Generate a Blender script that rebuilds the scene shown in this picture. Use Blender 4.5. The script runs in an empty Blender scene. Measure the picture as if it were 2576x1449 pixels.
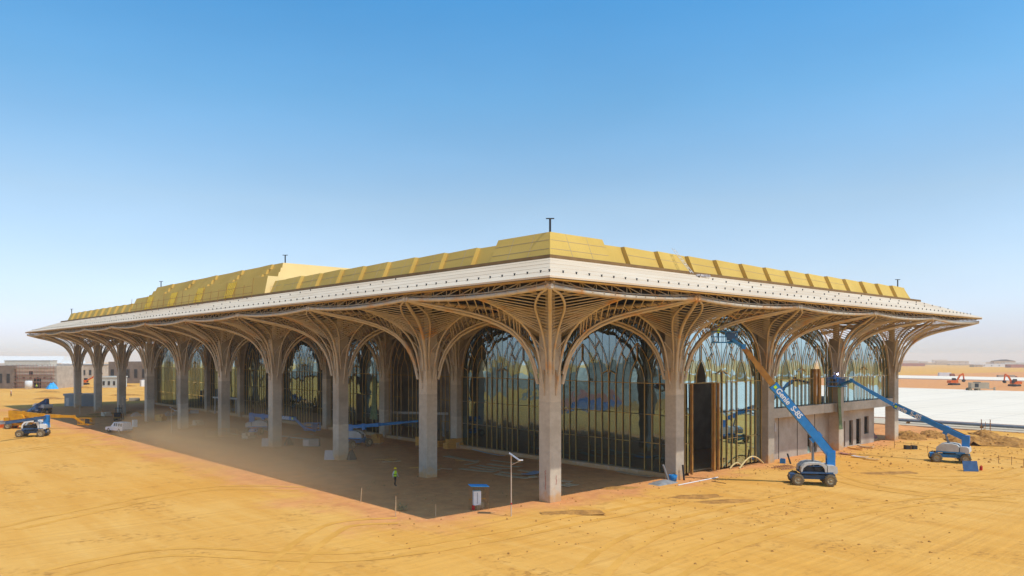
import bpy, math, random
from mathutils import Vector, Matrix, noise
random.seed(7)
R = math.radians
sc = bpy.context.scene
col = sc.collection
# ------------------------------------------------------------------ camera, sky, sun, exposure
F, CX, CY, CZ, YAW, HY = 1946.2, -47.58, -47.71, 12.69, R(47.90), 893.3   # solved from the column grid (2576 px wide photo)
FW = Vector((math.cos(YAW), math.sin(YAW), 0)); RT = Vector((math.sin(YAW), -math.cos(YAW), 0))
CAM = Vector((CX, CY, CZ))
cd = bpy.data.cameras.new('camera'); cam = bpy.data.objects.new('camera', cd); col.objects.link(cam)
cam.location = CAM; cam.rotation_euler = (R(90), 0, YAW - R(90))
cd.sensor_width = 36; cd.lens = 36 * F / 2576; cd.shift_y = (HY - 724.5) / 2576
cd.clip_start = 0.5; cd.clip_end = 30000
sc.camera = cam
SUN = Vector((3.0, -10.4, 18.1)).normalized()
SUN_EL = math.asin(SUN.z); SUN_AZ = math.atan2(SUN.x, SUN.y)
w = bpy.data.worlds.new('World'); sc.world = w; w.use_nodes = True
nt = w.node_tree; nt.nodes.clear()
wo = nt.nodes.new('ShaderNodeOutputWorld'); bg = nt.nodes.new('ShaderNodeBackground')
sk = nt.nodes.new('ShaderNodeTexSky'); sk.sky_type = 'NISHITA'; sk.sun_disc = False
sk.sun_elevation = SUN_EL; sk.sun_rotation = SUN_AZ
sk.air_density = 1.0; sk.dust_density = 0.7; sk.ozone_density = 3.0; sk.altitude = 0
hs = nt.nodes.new('ShaderNodeHueSaturation'); hs.inputs['Saturation'].default_value = 1.0
bg.inputs['Strength'].default_value = 0.148
# the pale dust layer near the horizon giving way to clear blue higher up
tc = nt.nodes.new('ShaderNodeTexCoord'); sx = nt.nodes.new('ShaderNodeSeparateXYZ')
rp = nt.nodes.new('ShaderNodeValToRGB'); mx = nt.nodes.new('ShaderNodeMix'); mx.data_type = 'RGBA'; mx.blend_type = 'MULTIPLY'
mx.inputs['Factor'].default_value = 1.0
nt.links.new(tc.outputs['Generated'], sx.inputs[0]); nt.links.new(sx.outputs['Z'], rp.inputs[0])
e = rp.color_ramp.elements
e[0].position = 0.0; e[0].color = (0.80, 0.82, 1.0, 1)
e[1].position = 0.43; e[1].color = (0.33, 0.79, 0.93, 1)
for ps, c in ((0.024, (0.71, 0.70, 0.92, 1)), (0.097, (0.78, 0.73, 0.75, 1)), (0.187, (0.80, 0.78, 0.72, 1)), (0.313, (0.52, 0.80, 0.83, 1)), (0.7, (0.50, 0.74, 0.82, 1)), (1.0, (0.62, 0.74, 0.78, 1))):
    k = e.new(ps); k.color = c
nt.links.new(sk.outputs[0], hs.inputs['Color']); nt.links.new(hs.outputs[0], mx.inputs['A']); nt.links.new(rp.outputs[0], mx.inputs['B'])
# faint uneven dust in the air
mpw = nt.nodes.new('ShaderNodeMapping'); mpw.inputs['Scale'].default_value = (1, 1, 3.5); nzw = nt.nodes.new('ShaderNodeTexNoise'); nzw.inputs['Scale'].default_value = 2.2; nzw.inputs['Detail'].default_value = 5
rgw = nt.nodes.new('ShaderNodeMapRange'); rgw.inputs[1].default_value = .3; rgw.inputs[2].default_value = .7; rgw.inputs[3].default_value = .955; rgw.inputs[4].default_value = 1.045
m2w = nt.nodes.new('ShaderNodeMix'); m2w.data_type = 'RGBA'; m2w.blend_type = 'MULTIPLY'; m2w.inputs['Factor'].default_value = 1.0
nt.links.new(tc.outputs['Generated'], mpw.inputs[0]); nt.links.new(mpw.outputs[0], nzw.inputs['Vector']); nt.links.new(nzw.outputs['Fac'], rgw.inputs[0]); nt.links.new(mx.outputs['Result'], m2w.inputs['A']); nt.links.new(rgw.outputs[0], m2w.inputs['B'])
nt.links.new(m2w.outputs['Result'], bg.inputs[0]); nt.links.new(bg.outputs[0], wo.inputs[0])
sd = bpy.data.lights.new('sun', 'SUN'); so = bpy.data.objects.new('sun', sd); col.objects.link(so)
sd.energy = 2.0; sd.angle = R(0.53); sd.color = (1.0, 0.97, 0.89)
so.rotation_euler = SUN.to_track_quat('Z', 'Y').to_euler(); so.location = (0, 0, 80)
vs = sc.view_settings; vs.view_transform = 'Standard'; vs.look = 'None'; vs.gamma = 1; vs.exposure = 0.62; vs.use_curve_mapping = False
sc.cycles.use_denoising = True; sc.cycles.max_bounces = 10; sc.cycles.diffuse_bounces = 6; sc.cycles.volume_bounces = 2; sc.cycles.transparent_max_bounces = 12
sc.cycles.caustics_reflective = False; sc.cycles.caustics_refractive = False

# ------------------------------------------------------------------ helpers
def V(*a): return Vector(a)
def P(px, py, z=0.0):                       # pixel of the photo -> point on the level z
    d = (HY - py) / F
    t = (z - CZ) / d
    return CAM + FW * t + RT * (t * (px - 1288) / F) + V(0, 0, t * d)
def PD(px, py, dep):                        # pixel of the photo -> point at a known depth
    return CAM + FW * dep + RT * (dep * (px - 1288) / F) + V(0, 0, dep * (HY - py) / F)

class B:
    """collects boxes, tubes, prisms; build() links them as one mesh object"""
    def __init__(s): s.v = []; s.f = []; s.m = []; s.s = []
    def add(s, vs, fs, m=0, smooth=False):
        o = len(s.v); s.v += [tuple(p) for p in vs]
        for f in fs: s.f.append([o + i for i in f]); s.m.append(m); s.s.append(smooth)
        return s
    def box(s, c, d, rot=None, m=0):
        x, y, z = d[0] / 2, d[1] / 2, d[2] / 2; c = Vector(c)
        vs = [V(a, b, e) for a in (-x, x) for b in (-y, y) for e in (-z, z)]
        if rot is not None: vs = [rot @ p for p in vs]
        return s.add([c + p for p in vs], [(0, 1, 3, 2), (4, 6, 7, 5), (0, 4, 5, 1), (2, 3, 7, 6), (0, 2, 6, 4), (1, 5, 7, 3)], m)
    def hexa(s, bot, top, m=0):             # 4 bottom points, 4 top points
        return s.add(list(bot) + list(top), [(3, 2, 1, 0), (4, 5, 6, 7), (0, 1, 5, 4), (1, 2, 6, 5), (2, 3, 7, 6), (3, 0, 4, 7)], m)
    def beam(s, p, q, wd, ht, m=0, up=None, taper=1.0):
        p, q = Vector(p), Vector(q); d = (q - p).normalized(); u = up or V(0, 0, 1)
        if abs(d.dot(u)) > .98: u = V(1, 0, 0)
        a = d.cross(u).normalized(); b = a.cross(d)
        def ring(c, k): return [c - a * wd / 2 * k - b * ht / 2 * k, c + a * wd / 2 * k - b * ht / 2 * k, c + a * wd / 2 * k + b * ht / 2 * k, c - a * wd / 2 * k + b * ht / 2 * k]
        return s.add(ring(p, 1) + ring(q, taper), [(3, 2, 1, 0), (4, 5, 6, 7), (0, 1, 5, 4), (1, 2, 6, 5), (2, 3, 7, 6), (3, 0, 4, 7)], m)
    def tube(s, pts, r, n=6, m=0, cap=True, smooth=True):
        pts = [Vector(p) for p in pts]; N = len(pts); rr = r if isinstance(r, (list, tuple)) else [r] * N
        t0 = (pts[1] - pts[0]).normalized(); u = V(0, 0, 1) if abs(t0.z) < .9 else V(1, 0, 0)
        a = t0.cross(u).normalized(); vs = []
        for i, p in enumerate(pts):
            t = (pts[min(i + 1, N - 1)] - pts[max(i - 1, 0)]).normalized()
            a = (a - t * a.dot(t)).normalized(); b = t.cross(a)
            vs += [p + (a * math.cos(2 * math.pi * k / n) + b * math.sin(2 * math.pi * k / n)) * rr[i] for k in range(n)]
        fs = [(i * n + k, i * n + (k + 1) % n, (i + 1) * n + (k + 1) % n, (i + 1) * n + k) for i in range(N - 1) for k in range(n)]
        s.add(vs, fs, m, smooth)
        if cap: s.add(vs[:n], [tuple(range(n - 1, -1, -1))], m).add(vs[-n:], [tuple(range(n))], m)
        return s
    def prism(s, poly, off, m=0):           # polygon of points, extruded by a vector
        n = len(poly); poly = [Vector(p) for p in poly]; off = Vector(off)
        return s.add(poly + [p + off for p in poly], [tuple(range(n - 1, -1, -1)), tuple(range(n, 2 * n))] + [(i, (i + 1) % n, n + (i + 1) % n, n + i) for i in range(n)], m)
    def xf(s, mat): s.v = [tuple(mat @ Vector(p)) for p in s.v]; return s
    def mesh(s, name, mats):
        me = bpy.data.meshes.new(name); me.from_pydata(s.v, [], s.f)
        for m in (mats if isinstance(mats, (list, tuple)) else [mats]): me.materials.append(m)
        me.polygons.foreach_set('material_index', s.m); me.polygons.foreach_set('use_smooth', s.s); me.update()
        return me
    def build(s, name, mats, parent=None, **k): return link(name, s.mesh(name, mats), parent, **k)

def link(name, data, parent=None, loc=None, rz=None, kind=None):
    o = bpy.data.objects.new(name, data); col.objects.link(o)
    if parent is not None: o.parent = parent
    if loc is not None: o.location = loc
    if rz is not None: o.rotation_euler = (0, 0, rz)
    if kind: o['kind'] = kind
    return o
def tag(o, label, cat, group=None):
    o['label'] = label; o['category'] = cat
    if group: o['group'] = group
    return o
def thing(name, label, cat, loc=(0, 0, 0), rz=0.0, group=None):
    return tag(link(name, None, None, loc, rz), label, cat, group)

def mk(name, c1, c2=None, sc_=1.0, rough=.75, metal=0.0, bump=0.0, bsc=None, detail=5, lo=.35, hi=.68, c3=None, sc3=.1, stretch=None, spec=.12, f3=(.45, .65), bdist=.05):
    """procedural material: two colours mixed by noise in world space, an optional third by coarse noise"""
    m = bpy.data.materials.new(name); m.use_nodes = True; n = m.node_tree; L = n.links.new
    b = n.nodes['Principled BSDF']; b.inputs['Roughness'].default_value = rough; b.inputs['Metallic'].default_value = metal
    b.inputs['Specular IOR Level'].default_value = spec
    c2 = c2 or tuple(x * .8 for x in c1)
    g = n.nodes.new('ShaderNodeNewGeometry'); vec = g.outputs['Position']
    if stretch:
        mp = n.nodes.new('ShaderNodeMapping'); mp.inputs['Scale'].default_value = stretch; L(vec, mp.inputs[0]); vec = mp.outputs[0]
    def noi(s_, d=detail):
        t = n.nodes.new('ShaderNodeTexNoise'); t.inputs['Scale'].default_value = s_; t.inputs['Detail'].default_value = d; L(vec, t.inputs['Vector']); return t.outputs['Fac']
    def ramp(src, a, bb):
        r = n.nodes.new('ShaderNodeMapRange'); r.inputs[1].default_value = a; r.inputs[2].default_value = bb; L(src, r.inputs[0]); return r.outputs[0]
    def mix(fac, A, Bc):
        q = n.nodes.new('ShaderNodeMix'); q.data_type = 'RGBA'; L(fac, q.inputs['Factor'])
        for s_, x in (('A', A), ('B', Bc)):
            if isinstance(x, tuple): q.inputs[s_].default_value = (*x, 1)
            else: L(x, q.inputs[s_])
        return q.outputs['Result']
    o = mix(ramp(noi(sc_), lo, hi), c1, c2)
    if c3: o = mix(ramp(noi(sc3, 6), *f3), o, c3)
    L(o, b.inputs['Base Color'])
    if bump:
        bp = n.nodes.new('ShaderNodeBump'); bp.inputs['Strength'].default_value = bump; bp.inputs['Distance'].default_value = bdist
        L(noi(bsc or sc_ * 3), bp.inputs['Height']); L(bp.outputs[0], b.inputs['Normal'])
    m['n'] = 1
    return m

M = {}
def sand_material():
    m = bpy.data.materials.new('sand'); m.use_nodes = True; n = m.node_tree; L = n.links.new; bs = n.nodes['Principled BSDF']
    bs.inputs['Roughness'].default_value = .95; bs.inputs['Specular IOR Level'].default_value = .08
    g = n.nodes.new('ShaderNodeNewGeometry')
    def mp(rot, sc_):
        q = n.nodes.new('ShaderNodeMapping'); q.inputs['Rotation'].default_value = (0, 0, rot); q.inputs['Scale'].default_value = sc_; L(g.outputs['Position'], q.inputs[0]); return q.outputs[0]
    def noi(vec, s_, d=6, ro=.55):
        t = n.nodes.new('ShaderNodeTexNoise'); t.inputs['Scale'].default_value = s_; t.inputs['Detail'].default_value = d; t.inputs['Roughness'].default_value = ro; L(vec, t.inputs['Vector']); return t.outputs['Fac']
    def rng(src, a, b_, c=0.0, d=1.0):
        r = n.nodes.new('ShaderNodeMapRange'); r.inputs[1].default_value = a; r.inputs[2].default_value = b_; r.inputs[3].default_value = c; r.inputs[4].default_value = d; L(src, r.inputs[0]); return r.outputs[0]
    def mix(f, A, Bc):
        q = n.nodes.new('ShaderNodeMix'); q.data_type = 'RGBA'; L(f, q.inputs['Factor'])
        for k, x in (('A', A), ('B', Bc)):
            if isinstance(x, tuple): q.inputs[k].default_value = (*x, 1)
            else: L(x, q.inputs[k])
        return q.outputs['Result']
    p = mp(0, (1, 1, 1)); st = mp(YAW, (1.0, .16, 1)); tr = mp(R(28), (.05, 1.6, 1))
    c = mix(rng(noi(p, .05), .38, .62), (.77, .375, .075), (.80, .43, .11))
    c = mix(rng(noi(st, .35), .42, .66, 0, .75), c, (.70, .325, .06))
    c = mix(rng(noi(st, 1.3), .55, .75, 0, .55), c, (.82, .46, .13))
    c = mix(rng(noi(tr, .55, 3), .60, .68, 0, .40), c, (.58, .275, .065))
    patch = n.nodes.new('ShaderNodeMath'); patch.operation = 'MULTIPLY'; L(rng(noi(p, .16, 3), .50, .64), patch.inputs[0]); L(rng(noi(p, 1.4, 8, .7), .50, .62, 0, .85), patch.inputs[1])
    c = mix(patch.outputs[0], c, (.42, .185, .045))
    # shade under the canopy painted warmer in the sand's colour, ragged at its rim
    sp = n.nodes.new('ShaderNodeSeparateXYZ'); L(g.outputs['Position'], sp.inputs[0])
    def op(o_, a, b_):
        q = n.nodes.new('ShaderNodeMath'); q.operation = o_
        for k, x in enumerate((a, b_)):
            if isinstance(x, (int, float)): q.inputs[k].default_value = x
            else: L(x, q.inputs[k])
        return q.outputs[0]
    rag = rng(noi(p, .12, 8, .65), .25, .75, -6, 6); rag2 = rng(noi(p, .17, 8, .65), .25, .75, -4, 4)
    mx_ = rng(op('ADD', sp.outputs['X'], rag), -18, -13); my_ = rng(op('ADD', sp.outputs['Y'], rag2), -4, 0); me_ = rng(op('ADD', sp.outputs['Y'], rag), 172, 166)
    shade_zone = op('MULTIPLY', op('MULTIPLY', mx_, my_), me_)
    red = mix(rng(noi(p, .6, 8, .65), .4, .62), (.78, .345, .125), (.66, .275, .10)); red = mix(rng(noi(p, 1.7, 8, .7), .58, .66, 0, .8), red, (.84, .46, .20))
    c = mix(shade_zone, c, red)
    L(c, bs.inputs['Base Color'])
    bp = n.nodes.new('ShaderNodeBump'); bp.inputs['Strength'].default_value = .7; bp.inputs['Distance'].default_value = .14; ad = n.nodes.new('ShaderNodeMath'); ad.operation = 'ADD'
    L(noi(p, 1.1, 8, .62), ad.inputs[0]); L(rng(noi(tr, .8, 4), .3, .7, 0, .5), ad.inputs[1]); L(ad.outputs[0], bp.inputs['Height']); L(bp.outputs[0], bs.inputs['Normal'])
    return m
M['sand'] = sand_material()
M['soil'] = mk('soil', (.56, .27, .07), (.36, .17, .05), 1.3, .95, bump=.8, bsc=3.5, spec=.1, bdist=.15)
M['concrete'] = mk('concrete', (.63, .54, .42), (.55, .465, .355), 2.2, .85, bump=.15, c3=(.46, .38, .28), sc3=.30, f3=(.48, .7), stretch=(1, 1, 1.25))
def weather_concrete(m):                    # pour-to-pour tone and a splashed, sandy foot
    n = m.node_tree; L = n.links.new; b = n.nodes['Principled BSDF']; src = b.inputs['Base Color'].links[0].from_socket
    g = n.nodes.new('ShaderNodeNewGeometry'); q = n.nodes.new('ShaderNodeVectorMath'); q.operation = 'MULTIPLY'; q.inputs[1].default_value = (1 / 9, 1 / 9, 1 / 4.32); L(g.outputs['Position'], q.inputs[0])
    a = n.nodes.new('ShaderNodeVectorMath'); a.operation = 'ADD'; a.inputs[1].default_value = (.5, .5, 0); L(q.outputs[0], a.inputs[0]); f = n.nodes.new('ShaderNodeVectorMath'); f.operation = 'FLOOR'; L(a.outputs[0], f.inputs[0])
    wn = n.nodes.new('ShaderNodeTexWhiteNoise'); L(f.outputs[0], wn.inputs['Vector']); r = n.nodes.new('ShaderNodeMapRange'); r.inputs[3].default_value = .74; r.inputs[4].default_value = 1.12; L(wn.outputs['Value'], r.inputs[0])
    mu = n.nodes.new('ShaderNodeMix'); mu.data_type = 'RGBA'; mu.blend_type = 'MULTIPLY'; mu.inputs['Factor'].default_value = 1; L(src, mu.inputs['A']); L(r.outputs[0], mu.inputs['B'])
    sp = n.nodes.new('ShaderNodeSeparateXYZ'); L(g.outputs['Position'], sp.inputs[0]); no = n.nodes.new('ShaderNodeTexNoise'); no.inputs['Scale'].default_value = 1.6; no.inputs['Detail'].default_value = 6; L(g.outputs['Position'], no.inputs['Vector'])
    ad = n.nodes.new('ShaderNodeMath'); ad.operation = 'MULTIPLY_ADD'; ad.inputs[1].default_value = -2.4; L(no.outputs['Fac'], ad.inputs[0]); L(sp.outputs['Z'], ad.inputs[2])
    r2 = n.nodes.new('ShaderNodeMapRange'); r2.inputs[1].default_value = -.1; r2.inputs[2].default_value = -1.0; r2.inputs[4].default_value = .75; L(ad.outputs[0], r2.inputs[0])
    mi = n.nodes.new('ShaderNodeMix'); mi.data_type = 'RGBA'; L(r2.outputs[0], mi.inputs['Factor']); L(mu.outputs['Result'], mi.inputs['A']); mi.inputs['B'].default_value = (.62, .34, .12, 1)
    L(mi.outputs['Result'], b.inputs['Base Color'])
weather_concrete(M['concrete'])
M['plaster'] = mk('plaster', (.50, .43, .34), (.42, .35, .27), .8, .9, c3=(.36, .29, .22), sc3=.35)
M['apron'] = mk('apron', (.90, .765, .60), (.85, .715, .55), .06, 1.0, spec=0.0)
M['road'] = mk('road', (.62, .50, .36), (.56, .43, .28), .15, .95, spec=.1)
M['steel'] = mk('primer_steel', (.58, .495, .375), (.50, .41, .295), 1.4, .6, c3=(.60, .29, .08), sc3=.5, f3=(.56, .75), spec=.4)
M['rust'] = mk('rusty_steel', (.42, .19, .06), (.27, .12, .045), 3, .8)
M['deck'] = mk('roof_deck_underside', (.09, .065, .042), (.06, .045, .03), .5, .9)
M['white_roof'] = mk('white_roof_sheet', (.80, .635, .455), (.75, .585, .405), .25, .5, bump=.15, bsc=.5, spec=.05, stretch=(1, 1, 14), c3=(.70, .53, .36), sc3=.08)
M['gold'] = mk('gold_cladding', (.72, .475, .125), (.66, .43, .105), .3, .8, spec=.05, bump=.2, bsc=.9, c3=(.61, .39, .095), sc3=.12)
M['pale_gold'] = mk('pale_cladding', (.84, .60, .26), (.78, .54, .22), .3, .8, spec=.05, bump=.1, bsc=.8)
M['brown_trim'] = mk('brown_trim', (.27, .155, .065), (.22, .125, .05), 1, .7)
M['ochre_trim'] = mk('ochre_trim', (.50, .27, .06), (.42, .21, .05), 1, .7)
M['mullion'] = mk('mullion_primer', (.62, .41, .13), (.50, .31, .09), 1.5, .6)
M['dark'] = mk('dark_metal', (.05, .05, .055), (.03, .03, .03), 2, .6)
M['louvre'] = mk('yellow_louvre', (.75, .52, .06), (.66, .43, .05), 1, .6)
M['blue'] = mk('blue_paint', (.005, .22, .56), (.005, .18, .47), 2, .38, spec=.5)
M['bluegrey'] = mk('faded_blue_paint', (.06, .13, .26), (.045, .095, .19), 2, .5)
M['lgrey'] = mk('light_grey_cover', (.62, .60, .56), (.52, .48, .42), 1.5, .5)
M['grey'] = mk('grey_steel', (.30, .30, .30), (.22, .21, .2), 2, .55)
M['tyre'] = mk('dusty_tyre', (.20, .15, .085), (.13, .10, .065), 6, .95)
M['rim'] = mk('wheel_rim', (.45, .36, .22), (.33, .26, .16), 5, .7)
M['orange'] = mk('orange_paint', (.75, .14, .015), (.62, .10, .015), 2, .5)
M['amber'] = mk('amber_paint', (.72, .34, .015), (.58, .25, .015), 2, .5)
M['white'] = mk('white_paint', (.80, .79, .76), (.73, .71, .67), 1.2, .45)
M['red'] = mk('red_paint', (.55, .03, .03), (.42, .025, .02), 2, .5)
M['boomrust'] = mk('ochre_boom_steel', (.46, .23, .05), (.33, .15, .04), 1.5, .55)
M['wood'] = mk('formwork_wood', (.82, .43, .10), (.70, .34, .08), 4, .8, stretch=(1, 1, 3))
M['board'] = mk('grey_plywood', (.68, .47, .27), (.56, .37, .19), 3, .85)
M['bluesheet'] = mk('blue_grey_sheet', (.30, .35, .42), (.25, .29, .36), 2, .5)
M['palesheet'] = mk('pale_lilac_sheet', (.62, .56, .54), (.54, .48, .46), 2, .5)
M['green_net'] = mk('green_netting', (.22, .27, .14), (.15, .19, .09), 3, .9)
M['mint'] = mk('mint_sheet', (.42, .55, .42), (.32, .44, .32), 3, .8)
M['hivis'] = mk('hi_vis_vest', (.62, .88, .02), (.55, .80, .02), 8, .7)
M['helmet'] = mk('yellow_helmet', (.9, .68, .01), (.85, .6, .01), 8, .35)
M['trouser'] = mk('dark_trousers', (.02, .02, .022), (.012, .012, .014), 8, .9)
M['shirt'] = mk('pale_shirt', (.6, .6, .56), (.5, .5, .46), 8, .9)
M['skin'] = mk('skin', (.36, .20, .12), (.31, .17, .10), 8, .6)
M['cyan'] = mk('cyan_sheet', (.05, .42, .85), (.04, .36, .76), 3, .4)
M['solar'] = mk('solar_panel', (.42, .45, .52), (.35, .38, .46), 3, .25)
M['pole'] = mk('pale_pole', (.62, .48, .36), (.55, .42, .30), 3, .6)
M['carglass'] = mk('car_glass', (.02, .025, .03), (.015, .02, .02), 3, .08, spec=.6)
M['brick'] = mk('grey_brown_block', (.56, .47, .37), (.44, .36, .28), .5, .9)
M['darkbrick'] = mk('brown_block', (.24, .18, .14), (.18, .135, .105), .5, .9)
M['pinkroof'] = mk('faded_red_roof', (.42, .17, .13), (.34, .14, .1), .1, .9)
M['tan'] = mk('tan_plaster', (.52, .40, .28), (.44, .33, .22), .1, .9)
M['paleblock'] = mk('pale_block', (.58, .58, .52), (.50, .50, .45), .6, .9)
M['container'] = mk('grey_blue_container', (.36, .40, .42), (.30, .34, .36), .8, .6)
M['pipe'] = mk('grey_pipe', (.20, .23, .26), (.15, .17, .2), 1, .5)

# glass: reflective tinted panes
g_ = bpy.data.materials.new('tinted_glass'); g_.use_nodes = True; n_ = g_.node_tree; n_.nodes.clear()
go = n_.nodes.new('ShaderNodeOutputMaterial'); gm = n_.nodes.new('ShaderNodeMixShader'); gg = n_.nodes.new('ShaderNodeBsdfGlossy'); gt = n_.nodes.new('ShaderNodeBsdfTransparent')
gg.inputs['Color'].default_value = (.46, .67, .77, 1); gg.inputs['Roughness'].default_value = .015
gt.inputs['Color'].default_value = (.36, .44, .42, 1)
fr = n_.nodes.new('ShaderNodeFresnel'); fr.inputs['IOR'].default_value = 2.3
mr = n_.nodes.new('ShaderNodeMapRange'); mr.inputs[3].default_value = .30; mr.inputs[4].default_value = 1.0
n_.links.new(fr.outputs[0], mr.inputs[0]); n_.links.new(mr.outputs[0], gm.inputs[0]); n_.links.new(gt.outputs[0], gm.inputs[1]); n_.links.new(gg.outputs[0], gm.inputs[2]); n_.links.new(gm.outputs[0], go.inputs[0])
gn = n_.nodes.new('ShaderNodeTexNoise'); gn.inputs['Scale'].default_value = .55; gn.inputs['Detail'].default_value = 1.5
gp = n_.nodes.new('ShaderNodeNewGeometry'); n_.links.new(gp.outputs['Position'], gn.inputs['Vector'])
gb = n_.nodes.new('ShaderNodeBump'); gb.inputs['Strength'].default_value = .10; gb.inputs['Distance'].default_value = .12
n_.links.new(gn.outputs['Fac'], gb.inputs['Height']); n_.links.new(gb.outputs[0], gg.inputs['Normal'])
M['glass'] = g_
# ------------------------------------------------------------------ ground, apron, roads
S = 18.0
def gz(x, y):
    d = math.hypot(x - CX, y - CY)
    z = 0.0
    if d > 450: z -= (d - 450) * .007
    q = V(x, y, 0)
    flat = -16 < x < 82 and -1.5 < y < 172
    if not flat:
        k = min(1, max(0, max(-16 - x, x - 82, -1.5 - y, y - 172)) / 8)
        z += k * (.10 * noise.noise(q * .11) + .05 * noise.noise(q * .5))
    # churned earth between the terminal and the apron
    if 58 < x < 110 and -60 < y < 40 and (x > 84 or y < -4):
        cx_ = (x - 84) / 9; k = math.exp(-((x - 88) / 9) ** 2) * (1 if y < 10 else .6)
        z += k * (.75 * abs(noise.noise(q * .22 + V(4, 0, 0))) + .45 * abs(noise.noise(q * .7)) - .06) * 1.25
    # low spoil heaps to the west, seen only mirrored in the glass
    if x < -110:
        k = min(1, (-110 - x) / 60) * math.exp(-((x + 230) / 160) ** 2)
        z += k * 9 * max(0, .3 + noise.noise(V(x * .012, y * .017, 3)))
    # small berm beside the corner column
    z += .22 * math.exp(-(((x + 4.5) / 3.2) ** 2 + ((y + 5.5) / 2.2) ** 2)) + .16 * math.exp(-(((x - 3) / 4) ** 2 + ((y + 4.5) / 1.3) ** 2))
    return z
def axis(lo, hi, st, far):
    a = []; x = lo
    while x <= hi + 1e-6: a.append(x); x += st
    s_ = st; l, h = lo, hi; pre, post = [], []
    while l > -far: s_ *= 1.22; l -= s_; pre.append(l); h += s_; post.append(h)
    return pre[::-1] + a + post
xs = axis(-62, 112, 1.0, 9000); ys = axis(-62, 178, 1.2, 9000)
gv = [(x, y, gz(x, y)) for y in ys for x in xs]; nx = len(xs)
gb_ = B(); gb_.v = gv
gb_.f = [[j * nx + i, j * nx + i + 1, (j + 1) * nx + i + 1, (j + 1) * nx + i] for j in range(len(ys) - 1) for i in range(nx - 1)]
gb_.m = [0] * len(gb_.f); gb_.s = [True] * len(gb_.f)
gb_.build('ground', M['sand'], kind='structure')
def slab(name, x0, x1, y0, y1, z, th, m, nseg=1):
    b = B(); b.box(((x0 + x1) / 2, (y0 + y1) / 2, z - th / 2), (x1 - x0, y1 - y0, th)); return b.build(name, m, kind='structure')
slab('apron', 111, 260, -420, 230, .30, .5, M['apron'])
b = B()
for k in range(1, 20): b.box((111 + k * 7.45, -95, .304), (.09, 650, .004))
for k in range(60): b.box((185.5, -420 + k * 10.8, .309), (149, .09, .004))
b.build('apron_joint', M['plaster'], kind='structure')
slab('taxiway', 388, 447, -900, 420, .35, 2.6, M['apron'])
slab('service_road', 97, 109.5, -300, 400, .22, .4, M['road'])

# ------------------------------------------------------------------ terminal building
TB = thing('terminal_building', 'large terminal under construction with tree-like columns, arched glass and gold roof', 'building')
KD = [(.8, 9.4), (1.08, 10.3), (1.4, 11.7), (1.8, 12.8), (2.5, 13.85), (3.2, 14.6), (4.56, 15.4), (6, 15.95), (7.65, 16.4), (9.37, 16.75), (10.7, 17.05), (12.73, 17.6), (14, 17.9)]   # diagonal (valley) profile
KN = [(.8, 9.6), (1.08, 11.2), (1.5, 12.9), (2.0, 13.9), (2.6, 14.65), (3.6, 15.45), (5.7, 16.45), (7.4, 16.95), (9, 17.25), (14, 18)]                                                # ridge profile
def fz(r, KN=KN):
    if r <= KN[0][0]: return KN[0][1]
    for i in range(len(KN) - 1):
        if r <= KN[i + 1][0]:
            (x1, y1), (x2, y2) = KN[i], KN[i + 1]
            x0, y0 = KN[max(i - 1, 0)]; x3, y3 = KN[min(i + 2, len(KN) - 1)]
            m1 = (y2 - y0) / (x2 - x0); m2 = (y3 - y1) / (x3 - x1); h = x2 - x1; t = (r - x1) / h
            return (2*t**3-3*t*t+1)*y1 + (t**3-2*t*t+t)*h*m1 + (-2*t**3+3*t*t)*y2 + (t**3-t*t)*h*m2
    return KN[-1][1]
H9 = 9.0
def fd(r): return fz(r, KD)
def fpipe(y): return 17.25 + .35 * (abs(y) / 9) ** 2
def fend(x, y): return fz(x) if y == 0 else fpipe(y)
def q_rib():
    rs = [1.06, 1.15, 1.3, 1.5, 1.8, 2.2, 2.8, 3.5, 4.5, 5.5, 6.8, 8.2, 9.8, 11.3, 12.6]
    return B().tube([V(r / 2 ** .5, r / 2 ** .5, fd(r) - .05) for r in rs], .155, 8)
def img_y(r): return (fd(r) - CZ) / (67 - r)      # rungs evenly spaced as seen along the leaf
AS = []
for i in range(17):
    yt = img_y(2.6) + (img_y(12.35) - img_y(2.6)) * i / 16; lo_, hi_ = 2.0, 12.7
    for _ in range(40):
        md = (lo_ + hi_) / 2
        if img_y(md) < yt: lo_ = md
        else: hi_ = md
    AS.append(lo_ / 2 ** .5)
def purlin_end(a): return (2 * a, 0.0) if 2 * a <= H9 else (H9, 2 * a - H9)
def q_purlin(a):
    z0 = fd(a * 2 ** .5) + .14; x, y = purlin_end(a); z1 = fend(x, y) + .10
    return B().tube([V(x, y, z1), V(a, a, z0), V(y, x, z1)], .052, 6)
def q_leaf(side):
    pts = []
    for r in [1.1, 1.4, 1.8, 2.4, 3.2, 4.2, 5.4, 6.6, 7.8, 8.8, 9.8, 10.8, 11.7, 12.4]:
        w_ = (.30 + .05 * min(1, (r - 1) / 2)) + .80 * max(0, math.sin(max(0, min(1, (r - 1.6) / 11.1)) ** 1.0 * math.pi))
        w_ *= min(1, (12.73 - r) / 1.6 + .08)
        a = r / 2 ** .5; x, y = purlin_end(a); L_ = math.hypot(x - a, y - a) + 1e-3
        k = min(1, w_ / L_); z = fd(r) * (1 - k) + fend(x, y) * k
        pts.append(V(a + side * w_ / 2 ** .5, a - side * w_ / 2 ** .5, z - .06))
    return B().tube(pts, .10, 6)
def q_mid():                                # ridge rib along +x
    return B().tube([V(m, 0, fz(m) + .08) for m in [.82, .95, 1.15, 1.5, 2, 2.6, 3.4, 4.4, 5.6, 7, 8.1, 8.85]], .10, 6)
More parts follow.
